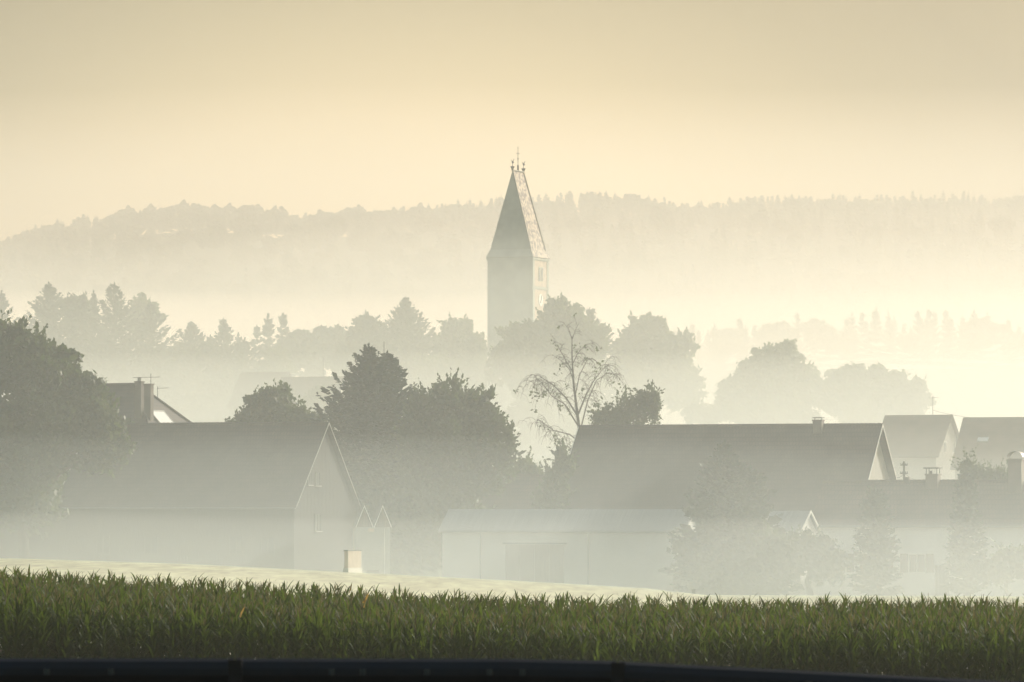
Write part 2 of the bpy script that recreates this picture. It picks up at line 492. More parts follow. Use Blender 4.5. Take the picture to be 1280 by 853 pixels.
# mist in the valley between village and hill (its top stays under the ridge, lower on the left)
VC = (0.89, 0.77, 0.66)
bank(600, 1100, ramp_prof(960, 2500, -2, 222, 2610, 1.0), -3, 0.00050, 'high thin veil of mist before the wooded hill', 1.5, VC)
bank(600, 1100, ramp_prof(960, 2300, -2, 150, 2520, 1.0), -3, 0.0005, 'broad mist in the valley below the wooded hill', 1.5, VC, 0.16)
bank(600, 1100, ramp_prof(960, 2100, -2, 112, 2450, 1.0), -3, 0.0007, 'middle layer of mist in the valley below the hill', 2.0, VC, 0.12)
bank(600, 1100, ramp_prof(940, 1560, -2, 76, 2350, 0.75), -3, 0.0032, 'deeper mist on the valley floor below the hill', 1.5, VC)

# ------------------------------------------------------------------ trees
def diamonds(P, size, rng, elong=1.6, updir=None):
    """random leaf-clump quads at points P"""
    n = len(P)
    U = rng.normal(size=(n, 3)); U /= np.linalg.norm(U, axis=1)[:, None]
    if updir is not None:
        U = U * 0.45 + updir; U /= np.linalg.norm(U, axis=1)[:, None]
    W = rng.normal(size=(n, 3))
    Vv = np.cross(U, W); Vv /= np.linalg.norm(Vv, axis=1)[:, None]
    s = size * rng.uniform(0.55, 1.25, size=(n, 1))
    a = U * s * elong * 0.5; b = Vv * s * 0.5
    return np.stack([P + a, P + b, P - a, P - b], 1)

def broad_crown(blobs, rng, leaf=0.28, dens=1.0, shoots=0.0, droop=0.0, gaps=0.0, core=1.0):
    """blobs: (x, y, z, rx, rz).  Leaf clumps spread through the outer part of each blob"""
    out = []
    kids = []
    for (x, y, z, rx, rz) in blobs:
        kids.append((x, y, z, rx * 0.86, rz * 0.86, 1))
        for _ in range(16):
            d_ = rng.normal(size=3); d_ /= np.linalg.norm(d_); d_[2] = abs(d_[2]) * (1 if rng.uniform() < 0.75 else -1)
            f_ = rng.uniform(0.14, 0.34); q_ = rng.uniform(0.78, 1.06)
            kids.append((x + d_[0] * rx * q_, y + d_[1] * rx * q_, z + d_[2] * rz * q_, rx * f_, rz * f_ * 0.85, 0))
    for (x, y, z, rx, rz, main) in kids:
        area = 4 * math.pi * ((rx + rz) / 2) ** 2
        ncl = int(area * (1.0 if main else 0.8) * dens) + (10 if main else 3)
        d = rng.normal(size=(ncl, 3)); d /= np.linalg.norm(d, axis=1)[:, None]
        rr = rng.uniform(0.55, 1.0, size=(ncl, 1)) ** 0.6 * rng.uniform(0.86, 1.10, size=(ncl, 1))
        c = d * rr * np.array([rx, rx, rz]) + np.array([x, y, z])
        if gaps:
            keep = rng.uniform(size=ncl) > gaps
            c, d = c[keep], d[keep]; ncl = len(c)
        per = 16
        cr = rng.uniform(0.3, 0.75, size=(ncl, 1, 1)) * min(1.0, rx / 3 + 0.35)
        off = rng.normal(size=(ncl, per, 3)) * cr * np.array([0.62, 0.62, 0.5])
        P = (c[:, None, :] + off).reshape(-1, 3)
        if droop:
            P[:, 2] -= np.abs(rng.normal(size=len(P))) * droop
        out.append(diamonds(P, leaf, rng))
        nc = 0 if not main else int(area * 9 * min(1.0, (0.28 / leaf)) * (1 - gaps) * min(dens, 1.0) * core)
        dd = rng.normal(size=(nc, 3)); dd /= np.linalg.norm(dd, axis=1)[:, None]
        Pc = dd * rng.uniform(0.2, 0.80, size=(nc, 1)) * np.array([rx, rx, rz]) + np.array([x, y, z])
        out.append(diamonds(Pc, leaf * 2.0, rng, 1.3))
        if shoots:
            m_ = rng.uniform(size=ncl) < shoots
            cs, ds = c[m_], d[m_]
            dirs = ds * 0.8 + np.array([0, 0, 0.55]); dirs /= np.linalg.norm(dirs, axis=1)[:, None]
            ln = rng.uniform(0.5, 1.5, size=(len(cs), 1))
            for t in np.linspace(0.1, 1.0, 9):
                P = cs + dirs * ln * t + rng.normal(size=cs.shape) * 0.07 * (1.25 - t) * 1.6
                out.append(diamonds(P, leaf * (1.05 - 0.45 * t), rng, 1.9, dirs))
    return np.concatenate(out)

def spruce_crown(h, r, rng, z0=0.08, tuft=0.35, droop=0.25, step=0.5, upper=1.0, power=0.85, dens=1.0, rag=0.25):
    out = []
    z = h * z0
    while z < h - 0.25:
        t = (z / h - z0) / (1 - z0)
        L = min(r * (1 - t) ** power * upper + 0.12, 0.56 * (h - z) + 0.15)
        nb = max(4, int((5 + 6 * (1 - t)) * dens))
        az0 = rng.uniform(0, 6.28)
        for k in range(nb):
            if rng.uniform() < 0.07: continue
            az = az0 + k * 6.283 / nb + rng.uniform(-0.25, 0.25)
            l = L * rng.uniform(1 - rag, 1 + rag * 0.6)
            el = R(38) * t - R(22) * (1 - t) * droop * 4 + rng.uniform(-0.1, 0.1)
            n = max(4, int(l / (tuft * 0.55)))
            s = np.linspace(0.10, 1.0, n)[:, None]
            dr = np.array([math.cos(az) * math.cos(el), math.sin(az) * math.cos(el), math.sin(el)])
            P = dr * l * s
            P[:, 2] += z + (s[:, 0] ** 2) * l * 0.24 + rng.uniform(-0.15, 0.15)
            side = np.array([-math.sin(az), math.cos(az), 0])
            for q in (-1, 1):
                sd_ = dr * 0.75 + side * q * 0.75 + np.array([0, 0, -0.18])
                ln = (0.34 * l * (1.08 - s) + tuft * 0.7) * rng.uniform(0.6, 1.15, size=(n, 1))
                D_ = sd_[None, :] + rng.normal(size=(n, 3)) * 0.16
                D_ /= np.linalg.norm(D_, axis=1)[:, None]
                W_ = np.cross(D_, rng.normal(size=(n, 3)) * 0.5 + np.array([0.3, 0.3, 1.0])); W_ /= np.linalg.norm(W_, axis=1)[:, None]
                hw_ = tuft * 0.26 * rng.uniform(0.7, 1.3, size=(n, 1))
                out.append(np.stack([P, P + D_ * ln * 0.5 + W_ * hw_, P + D_ * ln, P + D_ * ln * 0.5 - W_ * hw_], 1))
            Pq = P + rng.normal(size=(n, 3)) * tuft * 0.12
            Pq[:, 2] -= rng.uniform(0, 0.35, size=n) * tuft
            out.append(diamonds(Pq, tuft, rng, 1.7, dr[None, :] * 0.8))
        z += step * (0.75 + 0.5 * rng.uniform()) * (0.6 + 0.5 * (1 - t))
    top = np.stack([np.zeros(6), np.zeros(6), np.linspace(h - 0.6, h + 0.2, 6)], 1)
    out.append(diamonds(top, tuft * 0.6, rng, 2.2, np.array([[0, 0, 1.0]])))
    return np.concatenate(out)

def trunk_mb(h, r0, limbs=(), lean=(0, 0)):
    mb = MB()
    n = 7
    pts = [(lean[0] * (i / n) ** 1.5 + 0.12 * math.sin(i * 1.7), lean[1] * (i / n) + 0.1 * math.cos(i * 2.1), h * i / n - 0.4 * (i == 0)) for i in range(n + 1)]
    mb.tube(pts, [r0 * (1.25 if i == 0 else 1 - 0.8 * i / n) for i in range(n + 1)], 8)
    for (z, tip) in limbs:
        a = Vector((0, 0, z)); b = Vector(tip)
        mid = a.lerp(b, 0.5) + Vector((0, 0, 0.1 * (b - a).length))
        rr = r0 * 0.45
        mb.tube([a, mid, b], [rr, rr * 0.6, rr * 0.2], 5)
    return mb

def broad_tree(name, Y, px_blobs, label, cat='tree', group=None, leaf=0.28, mt='leaf_dark', dens=1.0, shoots=0.15, droop=0.0, gaps=0.0, seed=1, trunk_px=None, core=1.0):
    """px_blobs: (px, py, rx_px, ry_px[, dy]) read from the photo, turned into metres at depth Y"""
    rng = np.random.default_rng(seed)
    k = ppm(Y)
    tx = trunk_px if trunk_px is not None else sum(b[0] for b in px_blobs) / len(px_blobs)
    bx = at(tx, 640, Y).x
    base = G(bx, Y)
    root = empty(name, (bx, Y, base))
    blobs = []
    for i, b in enumerate(px_blobs):
        p = at(b[0], b[1], Y)
        dy = b[4] if len(b) > 4 else rng.uniform(-1, 1) * b[2] / k * 0.35
        blobs.append((p.x - bx, dy, p.z - base, b[2] / k, b[3] / k))
    top = max(b[2] for b in blobs)
    Q = broad_crown(blobs, rng, leaf, dens, shoots, droop, gaps, core)
    limbs = [(max(0.8, min(b[2] * 0.55, b[2] - 1)), (b[0], b[1], b[2])) for b in blobs]
    trunk_mb(top * 0.9, 0.16 + top * 0.016, limbs).build('trunk', M['bark'], root, True)
    link_mesh('crown', quad_mesh('crown', Q, M[mt]), root)
    tag(root, label, cat, group)
    return root

def spruce(name, px, pytop, Y, rpx, label, group=None, seed=1, cat='tree', base=None, **kw):
    rng = np.random.default_rng(seed)
    p = at(px, pytop, Y)
    g_ = G(p.x, Y) if base is None else base
    h = p.z - g_
    root = empty(name, (p.x, Y, g_))
    Q = spruce_crown(h, rpx / ppm(Y), rng, **kw)
    trunk_mb(h * 0.97, 0.12 + h * 0.012).build('trunk', M['bark'], root, True)
    link_mesh('crown', quad_mesh('crown', Q, M['needle']), root)
    tag(root, label, cat, group)
    return root

# --- near trees
broad_tree('walnut_tree', 322, [(15, 446, 42, 40), (60, 470, 40, 38), (-30, 450, 45, 52), (96, 500, 34, 30), (120, 528, 30, 26), (50, 540, 70, 60), (-20, 560, 70, 70), (128, 560, 34, 30), (20, 620, 60, 50)],
           'big dark broadleaf tree at the left edge with a sloping crown', leaf=0.34, seed=3, dens=1.25, shoots=0.2, trunk_px=30)
broad_tree('maple_tree', 425, [(343, 516, 36, 30), (310, 540, 28, 26), (376, 538, 30, 28), (342, 566, 52, 40), (392, 560, 24, 22)],
           'round domed dark tree rising behind the left farmhouse ridge', leaf=0.3, seed=5, shoots=0.05, dens=1.3)
spruce('fir_tree', 461, 434, 398, 118, 'dark pointed conifer beside the farmhouse gable', seed=8, droop=0.08, power=0.78, rag=0.42, tuft=0.42, step=0.38, dens=1.5)
spruce('fir_tree', 484, 444, 404, 84, 'second dark conifer tip close right of the pointed one', seed=9, droop=0.08, power=0.75, rag=0.42, tuft=0.42, step=0.38, dens=1.5)
broad_tree('garden_bush', 394, [(440, 622, 30, 34), (480, 640, 40, 34), (465, 672, 44, 30)], 'dark bush at the foot of the two conifers behind the farmhouse gable', cat='bush', leaf=0.3, seed=10, mt='needle')
broad_tree('linden_tree', 392, [(562, 510, 38, 36), (530, 530, 26, 34), (600, 528, 30, 34), (565, 560, 56, 44), (617, 556, 24, 32), (520, 572, 22, 36), (545, 610, 46, 38), (600, 600, 36, 28), (560, 655, 56, 34)],
           'broad dark tree with spiky sprays of leaves left of the bare birch', leaf=0.3, seed=11, shoots=0.9, dens=1.0, gaps=0.12)
broad_tree('hedge_bush', 368, [(698, 600, 13, 28), (690, 630, 18, 26), (703, 576, 6, 12)], 'dark bush against the left end of the big right barn', cat='bush', leaf=0.26, seed=12, shoots=0.5)
broad_tree('garden_shrub', 470, [(655, 590, 14, 12), (667, 598, 10, 10), (646, 600, 10, 8)], 'small pale shrub above the low roof below the birch', cat='bush', leaf=0.3, seed=14, shoots=0.5, mt='leaf_mid')
broad_tree('weeping_tree', 436, [(788, 506, 16, 10), (804, 496, 13, 7), (770, 516, 16, 9), (754, 522, 10, 7), (792, 522, 20, 10), (817, 499, 6, 10)],
           'small dark weeping tree peeping over the barn ridge', leaf=0.26, seed=17, droop=0.9, shoots=0.3, gaps=0.3, dens=0.28, core=0.0)
spruce('garden_spruce', 905, 558, 319, 66, 'dark spruce half lost in mist before the right barn', seed=21, droop=0.12, power=0.62, rag=0.3, tuft=0.42, step=0.4, dens=1.4)
spruce('garden_spruce', 938, 588, 321, 54, 'shorter misty spruce right of the tall one before the barn', seed=22, droop=0.12, power=0.62, rag=0.3, tuft=0.42, step=0.4, dens=1.4)
broad_tree('garden_shrub', 318, [(868, 690, 22, 22), (900, 700, 34, 26), (950, 690, 34, 26), (985, 700, 26, 24)], 'wide misty shrub at the foot of the two garden spruces', cat='bush', leaf=0.3, seed=23)
spruce('column_cypress', 1094, 612, 322, 30, 'dark upright conifer in mist before the long right house', seed=25, droop=0.0, power=0.5, tuft=0.38, step=0.4, dens=1.3)
spruce('column_cypress', 1207, 596, 322, 26, 'darker slim conifer in mist before the pale walls at right', seed=26, droop=0.0, power=0.5, tuft=0.38, step=0.4, dens=1.3)
broad_tree('garden_shrub', 319, [(1010, 690, 24, 20), (990, 684, 14, 16), (1032, 700, 26, 26)], 'misty shrub below the small sunlit white-edged gable', cat='bush', leaf=0.3, seed=28)
broad_tree('garden_shrub', 322, [(1272, 706, 30, 18), (1245, 716, 20, 12)], 'low shrub in the bottom right corner of the village', cat='bush', leaf=0.3, seed=27)
for i, (a_, b_2, r1, r2, lb) in enumerate(((1209, 586, 5, 8, 'leafy shoot tallest of the tree tips over the right roof'), (1218, 592, 5, 7, 'second leafy shoot over the right roof'),
        (1232, 597, 6, 5, 'low tuft of leaves between shoots and hooded chimney'), (1249, 595, 9, 5, 'wider leafy tuft beside the hooded chimney'))):
    broad_tree('young_tree', 372, [(a_, b_2, r1, r2), (a_ + 1, b_2 + 14, r1 + 3, 12), (a_, b_2 + 34, r1 + 5, 16)], lb, leaf=0.16, seed=31 + i, shoots=0.4, dens=2.5)

# --- bare birch
def bare_birch():
    Y = 446; k = ppm(Y)
    rng = random.Random(5)
    base_p = at(733, 640, Y); gz_ = G(base_p.x, Y)
    root = empty('bare_birch', (base_p.x, Y, gz_))
    mb = MB(); tw = MB(); tips = []
    def P(px, py, dy=0.0):
        q = at(px, py, Y); return Vector((q.x - base_p.x, dy, q.z - gz_))
    def limb(pts, r0, r1):
        n = len(pts)
        mb.tube(pts, [0.72 * (r0 + (r1 - r0) * i / (n - 1)) for i in range(n)], 6)
    def twigs(pts, n, ln, hang, r=0.022):
        for _ in range(n):
            s = rng.uniform(0.15, 1.0) * (len(pts) - 1); i = min(int(s), len(pts) - 2)
            a = pts[i].lerp(pts[i + 1], s - i)
            d = Vector((rng.uniform(-1, 1), rng.uniform(-0.8, 0.8), rng.uniform(0.0, 0.9))).normalized()
            l = ln * rng.uniform(0.5, 1.2)
            q = [a]
            for j in range(5):
                d = (d + Vector((0, 0, -hang * 0.42)) + Vector((rng.uniform(-.12, .12), rng.uniform(-.12, .12), 0))).normalized()
                q.append(q[-1] + d * l / 5)
            tw.tube(q, [r, r * .9, r * .8, r * .7, r * .6, r * .4], 3)
            for s2 in range(3):
                a2 = q[rng.randint(1, 4)]
                d2 = Vector((rng.uniform(-1, 1), rng.uniform(-1, 1), rng.uniform(-.6, .4))).normalized()
                l2 = l * 0.45
                b2 = a2 + d2 * l2 * .4; c2 = b2 + (d2 + Vector((0, 0, -1.4 * hang))).normalized() * l2 * .6
                tw.tube([a2, b2, c2], [r * .7, r * .55, r * .35], 3)
            tips.append(q[-1])
    limb([P(733, 720), P(731, 640), P(727, 560), P(722, 520), P(717, 480), P(715, 445), P(715, 420)], 0.30, 0.055)
    spec = [
        ([P(715, 425), P(711, 412), P(704, 403)], .05, .02, 3, 1.2, .3),
        ([P(715, 425), P(720, 411), P(724, 404)], .05, .02, 3, 1.2, .3),
        ([P(716, 465), P(708, 452), P(699, 436), P(691, 425)], .09, .02, 8, 1.6, .6),
        ([P(718, 480), P(712, 462), P(702, 451, .5), P(690, 443, .8)], .09, .02, 8, 2.2, 1.1),
        ([P(722, 520), P(708, 498), P(692, 482), P(674, 470), P(662, 468)], .13, .02, 16, 3.0, 1.2),
        ([P(724, 535), P(706, 506, -1), P(690, 496, -1.4), P(672, 474, -1.8), P(664, 478, -2)], .1, .02, 14, 3.0, 1.2),
        ([P(722, 520), P(732, 495), P(741, 478), P(753, 462), P(762, 455)], .12, .02, 15, 2.6, 1.1),
        ([P(725, 540), P(735, 500, 1), P(746, 475, 1.6), P(760, 466, 2), P(773, 468, 2.3)], .1, .02, 12, 2.6, 1.1),
        ([P(716, 455), P(722, 442), P(731, 432), P(741, 428)], .07, .02, 8, 1.8, .9),
        ([P(727, 555), P(712, 543, .5), P(692, 538, 1), P(672, 524, 1.5), P(668, 530, 1.8)], .1, .02, 14, 2.6, 1.3),
        ([P(729, 575), P(712, 560, -.5), P(695, 552, -1), P(682, 530, -1.2)], .09, .02, 10, 2.6, 1.3),
        ([P(719, 495), P(724, 470, -1), P(733, 452, -1.6), P(740, 448, -2)], .08, .02, 9, 2.0, 1.0),
        ([P(727, 560), P(738, 535, -.6), P(744, 520, -1), P(750, 515, -1)], .08, .02, 8, 2.2, 1.1),
    ]
    for pts, r0, r1, n, ln, hang in spec:
        limb(pts, r0, r1); twigs(pts, int(n * 1.8), ln * 0.78, hang)
    mb.build('trunk', M['birch_bark'], root, True)
    tw.build('twigs', M['bark'], root)
    g2 = np.random.default_rng(4)
    pts = np.array([tuple(t) for t in tips if g2.uniform() < 0.30])
    for q in ((664, 492), (670, 490), (666, 500), (689, 426), (694, 434), (728, 434), (719, 436), (750, 455)):
        v = P(*q); pts = np.vstack([pts, [tuple(v)]])
    C = (pts[:, None, :] + g2.normal(size=(len(pts), 6, 3)) * 0.18).reshape(-1, 3)
    link_mesh('crown', quad_mesh('leaf_tufts', diamonds(C, 0.2, g2), M['leaf_mid']), root)
    tag(root, 'nearly bare birch with drooping twigs in front of the tower trees', 'tree')
bare_birch()

# --- middle distance trees (village)
VG = 'misty trees in the middle of the village'
broad_tree('village_tree', 770, [(702, 400, 32, 24), (735, 430, 26, 30), (660, 425, 32, 26), (690, 440, 56, 36), (640, 450, 30, 26), (690, 480, 66, 40)], 'large misty tree in front of the tower base', group=VG, leaf=0.48, seed=41, shoots=0.3, mt='leaf_mid', dens=0.8)
spruce('village_spruce', 737, 386, 792, 78, 'misty spruce just right of the tower tree', VG, seed=42, tuft=0.6, droop=0.1, power=0.75, step=0.8)
broad_tree('village_tree', 800, [(808, 418, 30, 20), (840, 440, 30, 24), (785, 440, 18, 20), (820, 470, 48, 36), (850, 490, 32, 30), (795, 490, 34, 36)], 'tall misty tree with lacy top right of the birch', group=VG, leaf=0.5, seed=43, shoots=0.45, mt='leaf_mid', dens=0.75, gaps=0.12)
broad_tree('village_tree', 745, [(972, 452, 30, 24), (945, 475, 30, 26), (998, 475, 28, 24), (920, 500, 28, 24), (970, 500, 60, 36)], 'tall round-topped misty tree above the big right barn', group=VG, leaf=0.48, seed=44, shoots=0.1, mt='leaf_mid', dens=0.9)
broad_tree('village_tree', 750, [(1058, 477, 26, 20), (1040, 495, 26, 22), (1075, 500, 30, 28)], 'low wide misty tree in the middle of the right clump', group=VG, leaf=0.48, seed=45, shoots=0.1, mt='leaf_mid')
broad_tree('village_tree', 748, [(1098, 478, 26, 19), (1120, 492, 20, 22), (1100, 505, 40, 26)], 'misty tree at the right end of the round clump', group=VG, leaf=0.48, seed=46, shoots=0.1, mt='leaf_mid')
broad_tree('village_tree', 742, [(1147, 486, 12, 12), (1152, 500, 14, 12), (1140, 514, 16, 16)], 'small open misty tree left of the far gabled house', group=VG, leaf=0.42, seed=47, shoots=0.4, gaps=0.3, mt='leaf_mid')
broad_tree('village_shrub', 735, [(870, 520, 16, 12), (900, 518, 20, 12), (932, 522, 16, 10), (960, 524, 18, 10), (1070, 526, 22, 12)], 'line of pale low bushes behind the right barn ridge', cat='bush', group=VG, leaf=0.4, seed=48, mt='leaf_mid')
broad_tree('village_shrub', 690, [(405, 497, 16, 16), (390, 510, 18, 14), (415, 515, 20, 20)], 'misty bush in front of the far left roof', cat='bush', group=VG, leaf=0.42, seed=49, mt='leaf_mid')
broad_tree('village_shrub', 725, [(660, 520, 26, 24), (690, 545, 40, 30), (650, 560, 30, 24)], 'pale bush low behind the bare birch', cat='bush', group=VG, leaf=0.4, seed=50, mt='leaf_mid', dens=.7)

broad_tree('village_pine', 850, [(456, 405, 11, 10), (470, 415, 14, 14), (448, 420, 14, 10), (440, 436, 16, 10), (430, 450, 15, 8), (462, 440, 26, 26), (425, 460, 10, 6), (468, 470, 30, 20)], 'misty pine leaning over toward the left of the pointed spruce', group=VG, leaf=0.5, mt='needle', seed=51, shoots=0.2, dens=.8)
spruce('village_spruce', 507, 373, 850, 84, 'broad pointed misty spruce left of the tower', VG, seed=52, tuft=0.6, droop=-0.06, power=0.8, step=0.6, rag=0.14, dens=1.2)
broad_tree('village_birch', 858, [(574, 412, 22, 14), (556, 428, 14, 16), (592, 430, 14, 18), (575, 448, 36, 26)], 'round misty birch with drooping edges beside the tower', group=VG, leaf=0.48, seed=53, droop=0.9, gaps=0.15, mt='leaf_mid', dens=.8)
broad_tree('village_tree', 845, [(540, 470, 36, 26), (600, 480, 34, 26), (495, 480, 36, 26)], 'low misty mass of leaves under the pointed spruce', group=VG, leaf=0.5, seed=54, mt='leaf_mid', dens=.7)

LG = 'misty conifers on the left'
spruce('conifer', 61, 356, 840, 100, 'misty spruce leftmost and tallest beside the dark tree', LG, seed=61, tuft=0.62, droop=0.12, step=0.62, power=0.85, rag=0.28)
broad_tree('conifer', 846, [(88, 386, 11, 12), (102, 382, 10, 11), (95, 405, 17, 22)], 'rounded misty conifer between the two tall spruces', group=LG, leaf=0.5, mt='needle', seed=62, shoots=0.4)
spruce('conifer', 117, 366, 852, 38, 'slim misty spruce close left of the tall open one', LG, seed=63, tuft=0.5, droop=0.1, step=0.8)
spruce('conifer', 143, 355, 836, 104, 'tall open misty spruce with wide branches', LG, seed=64, tuft=0.62, droop=0.05, step=0.95, power=0.85, rag=0.3)
spruce('conifer', 188, 380, 842, 98, 'misty spruce with long ragged branches on its right side', LG, seed=65, tuft=0.62, droop=0.18, step=1.15, power=0.7, rag=0.4)
spruce('conifer', 239, 404, 850, 84, 'misty spruce left of the pair in the gap', LG, seed=66, tuft=0.6, droop=0.1, step=0.85)
spruce('conifer', 281, 406, 855, 88, 'misty spruce right of the pair in the gap', LG, seed=67, tuft=0.6, droop=0.1, step=0.8)
spruce('conifer', 306, 424, 860, 66, 'low misty spruce at the right end of the left group', LG, seed=68, tuft=0.6, droop=0.15, step=0.9)
spruce('conifer', 263, 422, 858, 56, 'short misty spruce between the pair', LG, seed=69, tuft=0.6, droop=0.15, step=0.9)
broad_tree('conifer', 835, [(110, 462, 50, 24), (180, 476, 44, 20), (60, 458, 40, 26), (260, 486, 60, 18)], 'dense misty undergrowth at the feet of the left conifers', cat='thicket', group=LG, leaf=0.6, mt='needle', seed=70, dens=.6)
broad_tree('pale_tree', 1080, [(177, 384, 14, 14), (186, 396, 16, 14), (172, 402, 18, 20)], 'very pale tree behind the left spruces', leaf=0.6, seed=71, mt='leaf_mid', dens=.8)
spruce('pale_spruce', 2, 366, 960, 60, 'very pale spruce cut by the left edge', None, seed=72, tuft=0.7, step=1.1)
broad_tree('pale_tree', 900, [(344, 448, 16, 12), (346, 462, 24, 12)], 'lacy pale tree over the far left roofs', leaf=0.36, seed=73, gaps=.4, mt='leaf_mid')

# --- the faint line of woodland in the valley and the wood on the hill
def proto_forest(rng, kind):
    if kind == 'spruce':
        return spruce_crown(1.0 * 16, 3.1, rng, tuft=1.1, step=1.9, droop=0.15, dens=0.75)
    bl = [(rng.uniform(-2, 2), rng.uniform(-2, 2), rng.uniform(9, 13), rng.uniform(3, 4.5), rng.uniform(2.8, 3.8)) for _ in range(4)]
    return broad_crown(bl, rng, leaf=1.2, dens=0.12)

frng = np.random.default_rng(99)
P_SP = [proto_forest(frng, 'spruce') for _ in range(5)]
P_BR = [proto_forest(frng, 'broad') for _ in range(5)]

def wood(name, label, positions, scale=(0.8, 1.2), broad=lambda x: 0.3):
    out = []
    for (x, y, z) in positions:
        s = frng.uniform(*scale)
        isb = frng.uniform() < broad(x)
        Q = (P_BR if isb else P_SP)[frng.integers(5)]
        if isb: s *= 0.95
        a = frng.uniform(0, 6.28); c, sn = math.cos(a), math.sin(a)
        q = Q * s
        q = np.stack([q[..., 0] * c - q[..., 1] * sn, q[..., 0] * sn + q[..., 1] * c, q[..., 2]], -1) + np.array([x, y, z - 0.5])
        out.append(q)
    o = link_mesh(name, quad_mesh(name, np.concatenate(out), M['forest']))
    tag(o, label, None, None, 'stuff')
    return o

pos = []
for x in np.arange(-330, 330, 2.8):
    for r_ in range(4):
        xx = x + frng.uniform(-2, 2); yy = 2695 - r_ * 14 + frng.uniform(-6, 6)
        pos.append((xx, yy, G(xx, yy)))
for _ in range(1100):
    yy = 2660 - frng.uniform(0, 1) ** 1.2 * 500; xx = frng.uniform(-1, 1) * (yy / 2700 * 330)
    pos.append((xx, yy, G(xx, yy)))
for _ in range(260):
    s_ = frng.choice([-1, 1]); xx = s_ * frng.uniform(330, 620); yy = 2690 - frng.uniform(0, 60)
    pos.append((xx, yy, G(xx, yy)))
def broadness(x):
    px = 640 + x * F / 2700
    return 0.95 if 150 < px < 370 else 0.75 if 370 < px < 560 else 0.12
wood('hill_forest', 'mixed forest covering the hill, spruces on its skyline', pos, (0.6, 1.05), broadness)
pos = []
for x in np.arange(30, 260, 3.3):
    for r_ in range(2):
        xx = x + frng.uniform(-2, 2); yy = 1560 + r_ * 16 + frng.uniform(-5, 5)
        px = 640 + xx * F / yy
        topz = CAMZ + (640 - np.interp(px, [800, 850, 1000, 1120, 1280], [418, 410, 394, 388, 396])) / F * yy
        pos.append((xx, yy, topz - 17))
# the wood stands on a low rise of its own, so the ground is raised under it
def rise(name, x0, x1, y0, y1, zt, label):
    xs_ = np.linspace(x0, x1, 40); ys_ = np.linspace(y0, y1, 20)
    def zf(X, Y):
        base = gz(X, Y)
        k = smooth(0, .3, (X - x0) / (x1 - x0)) * smooth(0, .15, (x1 - X) / (x1 - x0)) * smooth(0, .45, (Y - y0) / (y1 - y0)) * smooth(0, .3, (y1 - Y) / (y1 - y0))
        return base - 0.6 + k * (zt - base)
    sheet(name, xs_, ys_, M['forest'], label, 0, zf)
rise('knoll', -40, 330, 1380, 1720, 50, 'low wooded rise in the valley on the right')
wood('valley_wood', 'faint line of spruces in the mist below the hill on the right', pos, (0.7, 1.15), lambda x: 0.2)
pos = []
for x in np.arange(-92, -30, 3.2):
    xx = x + frng.uniform(-2, 2); yy = 1130 + frng.uniform(-20, 20)
    px = 640 + xx * F / yy
    topz = CAMZ + (640 - np.interp(px, [150, 250, 320, 400, 470], [432, 420, 402, 404, 420])) / F * yy
    pos.append((xx, yy, topz - 16))
rise('knoll', -130, 10, 1040, 1220, 33, 'low rise with faint trees behind the far left roofs')
wood('distant_grove', 'faint grove in mist between left conifers and the pine', pos, (0.75, 1.2), lambda x: 0.45)

# ------------------------------------------------------------------ buildings
TH = R(20)
def house_root(name, p, ground, theta=TH):
    return empty(name, (p.x, p.y, ground), -theta)

